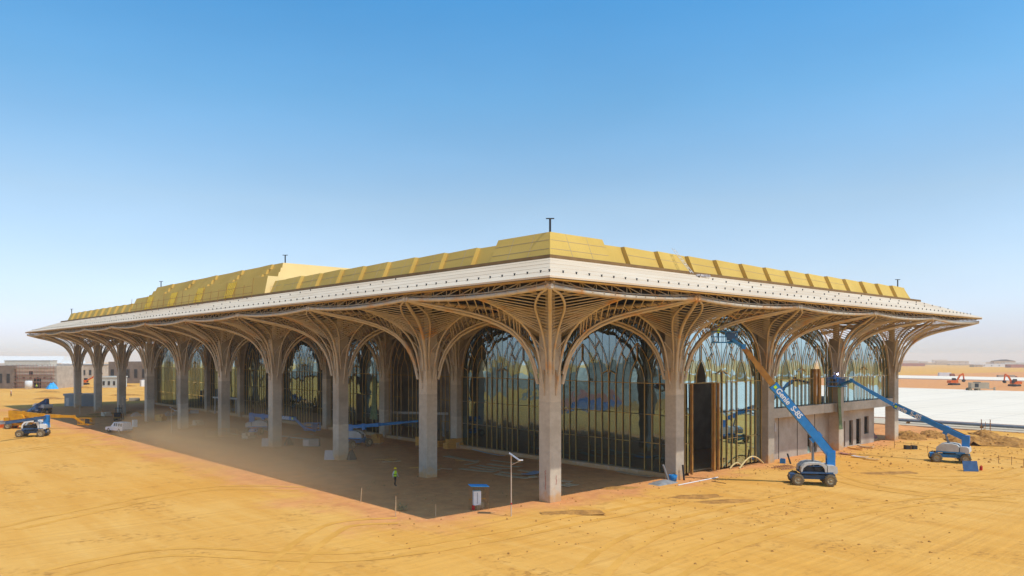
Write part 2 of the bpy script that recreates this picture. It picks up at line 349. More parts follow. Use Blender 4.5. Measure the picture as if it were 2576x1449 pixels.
def q_foot():                               # rib foot plates clamped to the column, along +x
    b = B()
    b.beam(V(.74, 0, 9.2), V(.78, 0, 11.4), .16, .10, up=V(1, 0, 0))
    for y in (-.5, .5): b.tube([V(.78, y, 12.2), V(1.2, y * .8, 13.2), V(1.9, y * .25, 14.0)], .055, 5)
    return b
def q_edge():                               # wavy edge pipe at x = 9, half a bay to each side
    return B().tube([V(H9 - .22, y, fpipe(y)) for y in [-9 + i * .9 for i in range(21)]], .18, 8)
SH = {'rib': q_rib().mesh('diagonal_rib', M['steel']), 'leaf1': q_leaf(1).mesh('leaf_rib', M['steel']), 'leaf2': q_leaf(-1).mesh('leaf_rib', M['steel']),
      'mid': q_mid().mesh('ridge_rib', M['steel']), 'edge': q_edge().mesh('edge_pipe', M['steel']), 'foot': q_foot().mesh('rib_foot', M['steel'])}
PUR = [q_purlin(a).mesh('purlin', M['steel']) for a in AS]
def rotz(b, k, o): return b.xf(Matrix.Translation(o) @ Matrix.Rotation(k * math.pi / 2, 4, 'Z'))
COLW = 1.4
cmesh = B()
cw = COLW / 2; ch = .05
def ring(z, k=1.0): return [V(x * k, y * k, z) for x, y in ((-cw + ch, -cw), (cw - ch, -cw), (cw, -cw + ch), (cw, cw - ch), (cw - ch, cw), (-cw + ch, cw), (-cw, cw - ch), (-cw, -cw + ch))]
lv = [-.3, 4.28, 4.30, 4.34, 4.36, 8.58, 8.60, 8.64, 8.66, 14.9]
kk = [1, 1, .985, .985, 1, 1, .985, .985, 1, 1]
vs_ = [p for z, k in zip(lv, kk) for p in ring(z, k)]
cmesh.add(vs_, [(i * 8 + k, i * 8 + (k + 1) % 8, i * 8 + 8 + (k + 1) % 8, i * 8 + 8 + k) for i in range(len(lv) - 1) for k in range(8)] + [tuple(range(72, 80))])
cmesh.tube([V(0, 0, 14.8), V(0, 0, 19.5)], .42, 10)
cdata = cmesh.mesh('column', M['concrete'])
# quadrant k spans angles k*90..k*90+90 (0:++ 1:-+ 2:-- 3:+-); near = built piece by piece
NEAR = {(0, 0): (1, 2, 3), (1, 0): (2, 3), (2, 0): (2, 3), (3, 0): (2, 3), (4, 0): (2, 3), (0, 1): (1, 2), (0, 2): (1, 2), (0, 3): (1, 2)}
ALL = {}
for j in range(10): ALL[(0, j)] = (0, 1, 2, 3)
for j in range(1, 10): ALL[(1, j)] = (1, 2)
ALL[(1, 0)] = (1, 2, 3)
for i in (2, 3): ALL[(i, 0)] = (2, 3)
ALL[(4, 0)] = (0, 2, 3); ALL[(4, 1)] = (3, 0); ALL[(1, 9)] = (0, 1, 2)
columns = {}
for (i, j), qs in ALL.items():
    o = V(i * S, j * S, 0)
    c_ = link('column', cdata, TB, o); columns[(i, j)] = c_
    cano = link('canopy', None, TB, o)
    nq = NEAR.get((i, j), ())
    far_r, far_p = B(), B()
    mids = set()
    for k in qs: mids |= {k, (k + 1) % 4}
    for k in mids:
        near = any(q in nq for q in (k, (k - 1) % 4))
        if near: link('ridge_rib', SH['mid'], cano, rz=k * math.pi / 2); link('rib_foot', SH['foot'], cano, rz=k * math.pi / 2)
        else:
            b = q_mid(); rotz(b, k, V(0, 0, 0)); far_r.add(b.v, b.f, 0, True); b = rotz(q_foot(), k, V(0, 0, 0)); far_r.add(b.v, b.f, 0, True)
    for k in qs:
        if k in nq:
            link('diagonal_rib', SH['rib'], cano, rz=k * math.pi / 2)
            link('leaf_rib', SH['leaf1'], cano, rz=k * math.pi / 2); link('leaf_rib', SH['leaf2'], cano, rz=k * math.pi / 2)
            for p in PUR: link('purlin', p, cano, rz=k * math.pi / 2)
        else:
            for b in (q_rib(), q_leaf(1), q_leaf(-1)):
                rotz(b, k, V(0, 0, 0)); far_r.add(b.v, b.f, 0, True)
            for a in AS:
                b = rotz(q_purlin(a), k, V(0, 0, 0)); far_p.add(b.v, b.f, 0, True)
    for k in mids:                          # edge pipes on the sides that have both quadrants or a neighbour
        link('edge_pipe', SH['edge'], cano, rz=k * math.pi / 2)
    if far_r.v: far_r.build('rib', M['steel'], cano)
    if far_p.v: far_p.build('purlin_set', M['steel'], cano, kind='stuff')
# red survey scribbles on the corner column
def scrib(pts, r=.02): return B().tube(pts, r, 4)
for pts in ([(-.715, -.2, 2.75), (-.715, -.05, 2.6), (-.715, -.22, 2.45), (-.715, -.05, 2.4)], [(-.715, -.12, 2.3), (-.715, -.18, 1.6), (-.715, -.1, 1.35), (-.715, -.14, 1.1)],
            [(.05, -.715, 2.3), (.0, -.715, 2.0), (.08, -.715, 1.95), (.02, -.715, 1.5)]):
    scrib(pts).build('paint_mark', M['red'], columns[(0, 0)])

# ------------------------------------------------------------------ roof
X0, X1, Y0, Y1 = -9.3, 81.3, -9.3, 171.3
ZE = 18.15
def rect(i, z): return [V(X0 + i, Y0 + i, z), V(X1 - i, Y0 + i, z), V(X1 - i, Y1 - i, z), V(X0 + i, Y1 - i, z)]
b = B()
e0, e1, t1 = rect(0, ZE), rect(0, ZE + .14), rect(6.9, 20.85)
b.add(e0 + e1 + t1, [(i, (i + 1) % 4, 4 + (i + 1) % 4, 4 + i) for i in range(4)] + [(4 + i, 4 + (i + 1) % 4, 8 + (i + 1) % 4, 8 + i) for i in range(4)])
RF = b.build('roof', M['white_roof'], TB)
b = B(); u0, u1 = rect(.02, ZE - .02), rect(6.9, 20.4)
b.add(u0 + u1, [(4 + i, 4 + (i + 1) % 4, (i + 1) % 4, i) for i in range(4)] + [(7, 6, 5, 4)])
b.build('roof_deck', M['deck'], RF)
def frame_strip(i, z, wd, ht, m, name):
    b = B(); a, c = rect(i, z), rect(i + wd, z); a2, c2 = rect(i, z + ht), rect(i + wd, z + ht)
    b.add(a + c + a2 + c2, [(k, (k + 1) % 4, 8 + (k + 1) % 4, 8 + k) for k in range(4)] + [(8 + k, 8 + (k + 1) % 4, 12 + (k + 1) % 4, 12 + k) for k in range(4)] + [(4 + k, 4 + (k + 1) % 4, (k + 1) % 4, k) for k in range(4)])
    return b.build(name, m, RF)
frame_strip(.05, ZE - .16, .25, .135, M['ochre_trim'], 'eave_trim')
frame_strip(6.3, 20.62, 1.0, .30, M['brown_trim'], 'gutter')
# standing seams of the white sheets
b = B()
for k in range(1, 5):
    i = k * 1.35; z = ZE + .14 + (20.85 - ZE - .14) * i / 6.9 + .012; r_ = rect(i, z)
    for q in (0, 3): b.beam(r_[q], r_[(q + 1) % 4], .02, .02)
b.build('seam', M['white_roof'], RF)
# snow guards: one near row all along two eaves, with broken diagonal rows above
clip = B().box((0, 0, .07), (.06, .09, .16)).box((0, 0, .15), (.15, .09, .04)).mesh('roof_clip', M['dark'])
def roofz(i): return ZE + .14 + (20.85 - ZE - .14) * i / 6.9
t = -8.2; n = 0
while t < 80.3:
    link('roof_clip', clip, RF, (t, Y0 + 1.15, roofz(1.15))); t += 1.42
t = -7.2
while t < 112:
    link('roof_clip', clip, RF, (X0 + 1.15, t, roofz(1.15)), rz=R(90)); t += 1.42
bfar = B()
while t < 170: bfar.box((X0 + 1.15, t, roofz(1.15) + .1), (.08, .08, .15)); t += 1.42
for g in range(7):
    for q in range(5):
        i = 5.3 - q * .55; link('roof_clip', clip, RF, (16.5 + g * 9 + q * 1.5, Y0 + i, roofz(i)))
        bfar.box((X0 + i, 18 + g * 18 + q * 1.5, roofz(i) + .1), (.08, .08, .15))
bfar.build('roof_clip_row', M['dark'], RF, kind='stuff')
# gold parapet of saw-tooth panels: each starts proud of the last one and runs back to the wall line
ZB = 20.9
def wall_pt(ax, t, off, z):                 # off = distance outwards from the wall line; ax 0: south wall (runs along x), 1: west wall (along y)
    return V(t, -2.0 - off, z) if ax == 0 else V(-2.0 - off, t, z)
def panel(ax, t0, t1, o0, o1, z0, z1, lean, name='cladding_panel', parent=None, th=.5, base=0.0, mat='gold'):
    def c(t, o, z): return wall_pt(ax, t, o - base, z)
    bot = [c(t0, o0, z0), c(t1, o1, z0), c(t1, o1 - th - max(o1, o0), z0), c(t0, o0 - th - max(o1, o0), z0)]
    top = [c(t0, o0 - lean, z1), c(t1, o1 - lean, z1), c(t1, o1 - lean - th - max(o1, o0), z1), c(t0, o0 - lean - th - max(o1, o0), z1)]
    if ax == 1: bot.reverse(); top.reverse()
    b = B(); b.hexa(bot, top, 0)
    return b.build(name, M[mat], parent or RF)
ZT = 22.72
for ax in (0, 1):
    runs = [(5.6, 8.0)] + [(8 + 5 * k, 13 + 5 * k) for k in range(12 if ax == 0 else 8)]
    runs += [(68, 73.4)] if ax == 0 else [(48, 51.4)]
    if ax == 1: runs += [(110.6, 113)] + [(113 + 5 * k, 118 + 5 * k) for k in range(10)]
    for n, (a, c) in enumerate(runs):
        short = c - a < 4
        panel(ax, a, c, 0 if short else .46, 0, ZB + .02, ZT + random.uniform(-.03, .03), .8)
# taller corner block
b = B(); q = [V(-2.32, -2.32, ZB), V(5.6, -2.32, ZB), V(5.6, 2, ZB), V(-2.32, 2, ZB)]
b.hexa([V(-2.3, -2.3, ZB), V(5.6, -2.3, ZB), V(5.6, -.4, ZB), V(-2.3, -.4, ZB)], [V(-1.35, -1.35, 23.12), V(5.3, -1.35, 23.12), V(5.3, -.4, 23.12), V(-1.35, -.4, 23.12)])
b.hexa([V(-2.3, -.4, ZB), V(-.4, -.4, ZB), V(-.4, 5.6, ZB), V(-2.3, 5.6, ZB)], [V(-1.35, -.4, 23.12), V(-.4, -.4, 23.12), V(-.4, 5.3, 23.12), V(-1.35, 5.3, 23.12)])
b.build('corner_block', M['gold'], RF)
b = B(); b.hexa([V(73.42, -2.02, ZB), V(74, -2.02, ZB), V(74, 165, ZB), V(73.42, 165, ZB)], [V(73.0, -1.22, 22.7), V(73.2, -1.22, 22.7), V(73.2, 164, 22.7), V(73.0, 164, 22.7)]); b.build('cladding_return', M['gold'], RF)
b = B(); b.box((36, 81, 22.3), (72, 164, .2)); b.build('upper_roof', M['gold'], RF)
# thin pale joint lines on the panels
for ax in (0, 1):
    for k in range(9):
        t0 = 8 + 5 * k
        for f_ in ((.55, 1),) if ax == 0 else ((.55, 1), (.3, 1)):
            def on(t, z): o_ = .46 * (1 - (t - t0) / 5) - .8 * (z - ZB) / (ZT - ZB) + .012; return wall_pt(ax, t, o_, z)
            zz = ZB + (ZT - ZB) * f_[0]
            if f_[0] == .55: b = B().beam(on(t0 + .02, zz), on(t0 + 4.98, zz), .02, .03)
            else: b = B().beam(on(t0 + 1.7, ZB + .1), on(t0 + 1.7, ZT - .05), .03, .02)
            b.build('joint_line', M['tan'], RF)
b = B()
for z in (21.6, 22.4):
    o_ = .95 * (z - ZB) / (23.12 - ZB); b.beam(V(-2.31 + o_, -2.2 + o_, z), V(-2.31 + o_, 5.4, z), .02, .03); b.beam(V(-2.2 + o_, -2.31 + o_, z), V(5.4, -2.31 + o_, z), .02, .03)
for t in (.5, 3.1): b.beam(V(-2.31, t, ZB), V(-1.36, t, 23.1), .03, .02); b.beam(V(t, -2.31, ZB), V(t, -1.36, 23.1), .03, .02)
b.build('joint_line', M['tan'], RF)
# raised middle block, stepped
RB = B()
def tier(x, y0, y1, z0, z1, lean, xe=75.5):
    bot = [V(x, y0, z0), V(xe, y0, z0), V(xe, y1, z0), V(x, y1, z0)]
    top = [V(x + lean, y0 + lean, z1), V(xe - lean, y0 + lean, z1), V(xe - lean, y1 - lean, z1), V(x + lean, y1 - lean, z1)]
    return bot, top
bt = tier(-2.7, 51.4, 110.6, ZB + .03, 23.45, .9); RB.hexa(*bt)
bt = tier(-.2, 52.7, 108.6, 23.4, 24.15, .28); RB.hexa(*bt)
bt = tier(.35, 53.2, 108.0, 24.1, 24.85, .28); RB.hexa(*bt)
bt = tier(.85, 53.6, 107.4, 24.8, 25.6, .3); RB.hexa(*bt)
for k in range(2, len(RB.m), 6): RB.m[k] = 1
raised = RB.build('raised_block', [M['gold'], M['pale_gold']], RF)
for n, (x, z0, z1) in enumerate(((-.2, 23.46, 24.14), (.35, 24.16, 24.84), (.85, 24.86, 25.58))):
    for k in range(5):
        y = 57.5 + k * 10.2 - n * .45
        b = B(); b.hexa([V(x - .34, y, z0), V(x + .1, y, z0), V(x + .1, y + 5.2, z0), V(x - .02, y + 5.2, z0)], [V(x - .10, y, z1), V(x + .35, y, z1), V(x + .35, y + 5.2, z1), V(x + .24, y + 5.2, z1)])
        b.build('cladding_panel', M['gold'], raised)
for k in range(4):
    for q in range(5):
        y = 62.5 + k * 12.3 + q * .62
        B().beam(V(-2.80, y, 21.0), V(-1.98, y, 23.3), .28, .10, up=V(-1, 0, .3)).build('louvre_batten', M['louvre'], raised)
# lightning masts at the roof corners
for x, y, z in ((-1.2, -1.2, 23.1), (1.6, 54.2, 25.55), (1.6, 106.4, 25.55), (-1.0, 163.2, 22.7), (71.6, -1.0, 22.7)):
    B().tube([V(x, y, z - .4), V(x, y, z + 1.15)], .09, 8).box((x, y, z + 1.17), (.7, .14, .08), Matrix.Rotation(R(-42), 3, 'Z')).build('mast', M['dark'], RF)
# eave trusses, one per bay
def truss(ax, t0, t1, name='eave_truss'):
    b = B()
    def pt(t, z): return V(t, Y0 + .75, z) if ax == 0 else V(X0 + .75, t, z)
    def low(t):
        m = ((t + 9) % 18) - 9; return fpipe(m) + .30
    n = 10; ts = [t0 + (t1 - t0) * k / n for k in range(n + 1)]
    zt = ZE - .06
    b.tube([pt(ts[0], zt), pt(ts[-1], zt)], .06, 5); b.tube([pt(t, min(low(t), zt - .12)) for t in ts], .065, 5)
    for k in range(n):
        b.tube([pt(ts[k], zt), pt(ts[k + 1], min(low(ts[k + 1]), zt - .12))], .045, 4); b.tube([pt(ts[k + 1], zt), pt(ts[k + 1], min(low(ts[k + 1]), zt - .12))], .045, 4)
    return b.build(name, M['steel'], RF)
for k in range(5): truss(0, -9 + 18 * k, 9 + 18 * k)
for k in range(10): truss(1, -9 + 18 * k, 9 + 18 * k)
# second line of trusses behind the eave, and hangers carrying the canopy shell
b = B()
for k in range(5):
    for t in range(6):
        x = -9 + 18 * k + 3 * t
        if x < -4 or x > 73: continue
        b.tube([V(x, -4.5, 17.6), V(x + 1.5, -4.5, 19.3), V(x + 3, -4.5, 17.6)], .06, 4)
for k in range(10):
    for t in range(6):
        y = -9 + 18 * k + 3 * t
        if y < -4 or y > 163: continue
        b.tube([V(-4.5, y, 17.6), V(-4.5, y + 1.5, 19.3), V(-4.5, y + 3, 17.6)], .06, 4)
b.tube([V(-4.5, -4.5, 17.6), V(76.5, -4.5, 17.6)], .08, 5); b.tube([V(-4.5, -4.5, 17.6), V(-4.5, 166.5, 17.6)], .08, 5)
b.build('inner_truss', M['steel'], RF, kind='stuff')

# ------------------------------------------------------------------ glazed walls
MUL = [.78, 2, 3, 4, 6, 7, 8, 9, 10, 11, 12, 14, 15, 16, 17.22]
def dcol(s): return min(s, S - s)
def ztop(s): return fz(max(dcol(s), .85)) - .06
ROWS = [.45, 3.4, 6.4, 9.7]
def lancet(c, w_, h, z0=9.7, n=9):
    Hh = h - z0; Rr = (w_ * w_ + Hh * Hh) / (2 * w_); a1 = math.asin(min(1, Hh / Rr)); L_ = []
    for k in range(n + 1):
        a = a1 * k / n; L_.append((w_ - Rr + Rr * math.cos(a), z0 + Rr * math.sin(a)))
    return L_                               # (half width, z) from spring to apex
LAN = {1: 12.2, 2: 14.0, 3: 15.5, 4: 16.7}
def bay_pieces(z0):
    """pieces of one bay in local (s, z); returns lists of (name, poly or builder, key)"""
    panes = []
    rows = [z0] + [r for r in ROWS if r > z0 + .4]
    for k in range(len(MUL) - 1):
        a, c = MUL[k] + .04, MUL[k + 1] - .04
        for q in range(len(rows) - 1):
            zt = min(rows[q + 1], ztop(a), ztop(c))
            panes.append(([(a, rows[q] + .04), (c, rows[q] + .04), (c, zt - .04), (a, zt - .04)], (k, q)))
        zb = rows[-1] + .04
        if k in (3, 10):                    # the lancet light: inner pane and two flanking panes
            cc = (MUL[k] + MUL[k + 1]) / 2; L_ = lancet(cc, .96, 12.15, zb)
            panes.append(([(cc - h, z) for h, z in L_] + [(cc + h, z) for h, z in L_[::-1][1:]], (k, 'lancet')))
            panes.append(([(a, zb + .02)] + [(cc - h - .03, z) for h, z in L_[1:]] + [(cc - .03, ztop(cc)), (a, ztop(a))], (k, 'top')))
            panes.append(([(c, ztop(c)), (cc + .03, ztop(cc))] + [(cc + h + .03, z) for h, z in L_[::-1][:-1]] + [(c, zb + .02)], (k, 'top')))
        else:
            n = 4; tp = [(a + (c - a) * t / n, max(zb + .1, ztop(a + (c - a) * t / n))) for t in range(n + 1)]
            if max(p[1] for p in tp) > zb + .15: panes.append(([(a, zb), (c, zb)] + tp[::-1], (k, 'top')))
    return panes, rows
def wl(ax, o, s, z, off=0.0):               # local wall coords -> world; ax 0 wall along +x facing -y, ax 1 along +y facing -x
    return V(o[0] + s, o[1] + off, z) if ax == 0 else V(o[0] + off, o[1] + s, z)
def glazing(ax, o, z0, near, skip=lambda k, q: False, steel_only=False, coarse=False):
    G = link('arched_glazing', None, TB)
    panes, rows = bay_pieces(z0)
    joined = B()
    def tilt(pts):
        th = (random.gauss(0, .0035), random.gauss(0, .0035)); cs = sum(p[0] for p in pts) / len(pts); cz = sum(p[1] for p in pts) / len(pts)
        return [wl(ax, o, s, z, .25 + (s - cs) * th[0] + (z - cz) * th[1]) for s, z in pts]
    for poly, key in panes:
        if steel_only or skip(*key): continue
        w_ = tilt(poly); off = V(0, .012, 0) if ax == 0 else V(.012, 0, 0)
        if near: B().prism(w_, off).build('pane', M['glass'], G)
        else: joined.prism(w_, off)
    if joined.v: joined.build('pane_set', M['glass'], G, kind='stuff')
    up = V(0, 1, 0) if ax == 0 else V(1, 0, 0)
    fm = B()
    def put(b, name):
        if near: b.build(name, M['mullion'], G)
        else: fm.add(b.v, b.f)
    for k, s in enumerate(MUL):
        zt = min(ztop(s), 9.75 if s != 9 else 10.4)
        if k and skip(k, 0) and skip(k - 1, 0) and z0 < 1: continue
        put(B().beam(wl(ax, o, s, z0, .16), wl(ax, o, s, zt, .16),   .065 if s != 9 else .09, .075, up=up), 'mullion')
    for k in range(len(MUL) - 1):
        a, c = MUL[k], MUL[k + 1]
        for q, z in enumerate(rows[1:]):
            if (k in (1, 2, 4, 5, 8, 9, 11, 12) or q == len(rows) - 2) and not (skip(k, q) and skip(k, q + 1)):
                if z < min(ztop(a), ztop(c)): put(B().beam(wl(ax, o, a + .07, z, .15), wl(ax, o, c - .07, z, .15), .055, .06, up=V(0, 0, 1)), 'transom')
    for c in (5, 13):
        for w_, h in LAN.items():
            L_ = lancet(c, w_, h)
            for sg in (-1, 1):
                pts = [(c + sg * hw, z) for hw, z in L_ if z < ztop(c + sg * hw) + .05]
                if len(pts) > 1: put(B().tube([wl(ax, o, s, z, .14) for s, z in pts], .042, 5), 'tracery_bar')
        put(B().beam(wl(ax, o, c, 12.2, .14), wl(ax, o, c, min(14.0, ztop(c)), .14), .08, .08, up=up), 'tracery_bar')
        for sg in (-1, 1):
            for (w1, w2, z1, z2) in ((2, 3, 12.0, 12.9), (3, 4, 10.6, 11.0), (3, 4, 13.4, 14.3)):
                def hw(w_, z):
                    L_ = lancet(c, w_, LAN[w_], n=24); return min(L_, key=lambda p: abs(p[1] - z))[0]
                p, q = (c + sg * hw(w1, z1), z1), (c + sg * hw(w2, z2), z2)
                if q[1] < ztop(q[0]): put(B().beam(wl(ax, o, *p, .14), wl(ax, o, *q, .14), .07, .07, up=up), 'tracery_bar')
    if fm.v: fm.build('tracery', M['mullion'], G)
    return G
def none(k, q): return False
def door(k, q): return (k in (2, 3, 4) and q in (0, 1, 2)) or (k == 3 and q == 'lancet')
glazing(1, (18, 0), .45, True); glazing(1, (18, 18), .45, True)
glazing(0, (18, 0), .25, True, door)
glazing(0, (36, 0), 6.35, True, lambda k, q: k == 10 and q in (0, 1, 'lancet') or (k == 11 and q == 0)); glazing(0, (54, 0), 6.35, True)
glazing(1, (18, 36), .45, False, steel_only=True)
glazing(1, (18, 54), .45, False, lambda k, q: k in (5, 6) and q in (0, 1)); 
for j in range(4, 9): glazing(1, (18, 18 * j), .45, False, (lambda k, q: k < 5) if j == 5 else none)
# brown steel door posts in the tall opening
for s, w_ in ((20.85, .2), (24.98, .26), (25.8, .22)):
    B().box((s, -.12, 4.9), (w_, .24, 9.5)).build('door_post', M['boomrust'], TB)
for s in (48.2, 49.2): B().box((s, .05, 8.6), (.34, .3, 4.6)).build('door_post', M['boomrust'], TB)
# plinth under the glass, floor and inner walls
b = B(); b.box((18.15, 81, .2), (.9, 160.4, .5)); b.build('plinth', M['concrete'], TB)
b = B(); b.box((44.9, 80.6, .06), (52.2, 158, .16)); b.build('floor_slab', M['concrete'], TB)
b = B(); b.box((30, 84, 9), (.3, 152, 18)); b.box((50.5, 12, 9), (40.4, .3, 18)); b.box((71.5, 86, 9), (.3, 148, 18)); b.build('inner_wall', M['plaster'], TB)
# first-floor beam and ground-floor wall on the south side
for x0, x1 in ((36.72, 53.28), (54.72, 71.28)):
    B().box(((x0 + x1) / 2, -.02, 5.75), (x1 - x0, .9, 1.15)).build('floor_beam', M['concrete'], TB)
def wall_with_holes(x0, x1, z0, z1, holes, y=.75, th=.25):
    b = B(); hs_ = sorted(holes); x = x0
    for (a, c, za, zc) in hs_:
        b.box(((x + a) / 2, y, (z0 + z1) / 2), (a - x, th, z1 - z0))
        if za > z0: b.box(((a + c) / 2, y, (z0 + za) / 2), (c - a, th, za - z0))
        if zc < z1: b.box(((a + c) / 2, y, (zc + z1) / 2), (c - a, th, z1 - zc))
        x = c
    b.box(((x + x1) / 2, y, (z0 + z1) / 2), (x1 - x, th, z1 - z0))
    return b.build('ground_floor_wall', M['plaster'], TB)
wall_with_holes(36.7, 53.3, -.2, 5.17, [(37.2, 37.8, 3.5, 4.4), (38.4, 39.0, 3.5, 4.4), (47.3, 48.3, .1, 3.1), (48.8, 49.8, .1, 3.1)])
wall_with_holes(54.7, 67.3, -.2, 5.17, [(56.6, 58.0, .1, 3.6), (59.2, 60.4, .1, 3.6), (61.4, 62.9, .1, 3.7), (64.0, 65.5, 1.4, 3.9)])
for x in (37.15, 37.85, 38.35, 39.05): B().box((x, .55, 3.95), (.1, .2, 1.1)).build('window_frame', M['white'], TB)
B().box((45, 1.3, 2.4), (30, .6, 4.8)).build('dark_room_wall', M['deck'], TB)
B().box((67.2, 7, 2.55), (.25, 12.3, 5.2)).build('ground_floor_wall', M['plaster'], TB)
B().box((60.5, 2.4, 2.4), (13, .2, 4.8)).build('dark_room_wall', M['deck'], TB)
B().box((60, 7, 6.0), (24, 13, .3)).build('first_floor_slab', M['concrete'], TB)
for k in range(3): B().box((40 + 4.6 * k, .6, 2.55), (.05, .06, 5.2)).build('wall_joint', M['deck'], TB)
# ------------------------------------------------------------------ builders for loose things
def PG(px, py):                             # pixel -> uneven ground
    z = 0.0
    for _ in range(12):
        p = P(px, py, z); z = gz(p.x, p.y)
    return p
def rel(b, c): return b.xf(Matrix.Translation(-Vector(c)))
def lathe(b, prof, c, ax, n=16, m=0):       # profile of (along axis, radius)
    ax = Vector(ax).normalized(); u = V(0, 0, 1) if abs(ax.z) < .9 else V(1, 0, 0); a = ax.cross(u).normalized(); q = ax.cross(a); c = Vector(c); vs = []
    for t, r in prof: vs += [c + ax * t + (a * math.cos(2 * math.pi * k / n) + q * math.sin(2 * math.pi * k / n)) * r for k in range(n)]
    fs = [(i * n + k, i * n + (k + 1) % n, (i + 1) * n + (k + 1) % n, (i + 1) * n + k) for i in range(len(prof) - 1) for k in range(n)]
    return b.add(vs, fs, m, True)
def wheel(par, c, ax, r, w_, tm='tyre', rm='rim'):
    b = B(); lathe(b, [(-w_ * .45, r * .55), (-w_ * .5, r * .8), (-w_ * .42, r * .96), (-w_ * .2, r), (w_ * .2, r), (w_ * .42, r * .96), (w_ * .5, r * .8), (w_ * .45, r * .55)], c, ax, 18)
    ax = Vector(ax).normalized(); a = ax.cross(V(0, 0, 1)); q = ax.cross(a)
    for k in range(18):                     # tread lugs
        t = 2 * math.pi * k / 18; d = a * math.cos(t) + q * math.sin(t); sd_ = 1 if k % 2 else -1
        b.beam(Vector(c) + d * r * 1.0 + ax * w_ * .05 * sd_, Vector(c) + d * r * 1.0 + ax * w_ * .46 * sd_, r * .14, r * .1, up=d)
    W = b.build('wheel', M[tm], par)
    b = B(); lathe(b, [(-w_ * .42, r * .56), (-w_ * .3, r * .5), (-w_ * .3, r * .2), (-w_ * .40, r * .18), (-w_ * .40, 0.005)], c, ax, 14)
    lathe(b, [(w_ * .42, r * .56), (w_ * .3, r * .5), (w_ * .3, r * .2), (w_ * .40, r * .18), (w_ * .40, 0.005)], c, ax, 14)
    b.build('rim', M[rm], W)
def rails(b, c, u, v, L, W_, H_, r=.025, m=0):
    c = Vector(c); cs = [c + u * L / 2 * a + v * W_ / 2 * d for a, d in ((-1, -1), (1, -1), (1, 1), (-1, 1))]
    for z in (.0, .5, 1.0):
        for k in range(4): b.tube([cs[k] + V(0, 0, H_ * z), cs[(k + 1) % 4] + V(0, 0, H_ * z)], r, 5, m)
    for k in range(4):
        b.tube([cs[k], cs[k] + V(0, 0, H_)], r, 5, m); mp = (cs[k] + cs[(k + 1) % 4]) / 2; b.tube([mp, mp + V(0, 0, H_)], r, 5, m)
def lettering(text, tip, base, side, size, par, off, mat):
    cu = bpy.data.curves.new('lettering', 'FONT'); cu.body = text; cu.size = size; cu.extrude = .012; cu.offset = size * .022; cu.align_x = 'CENTER'; cu.align_y = 'CENTER'
    t = bpy.data.objects.new('tmp', cu); col.objects.link(t); dg = bpy.context.evaluated_depsgraph_get(); dg.update()
    me = bpy.data.meshes.new_from_object(t.evaluated_get(dg)); bpy.data.objects.remove(t)
    if (base - tip).dot(RT) < 0: tip, base = base, tip      # reads left to right from the yard
    X = (base - tip).normalized(); Z = (side - X * side.dot(X)).normalized(); Y = Z.cross(X)
    mt = Matrix((X, Y, Z)).transposed().to_4x4(); mt.translation = (tip + base) / 2 + Z * off
    me.transform(mt); me.materials.clear(); me.materials.append(mat); me.name = 'lettering'
    return link('lettering', me, par)
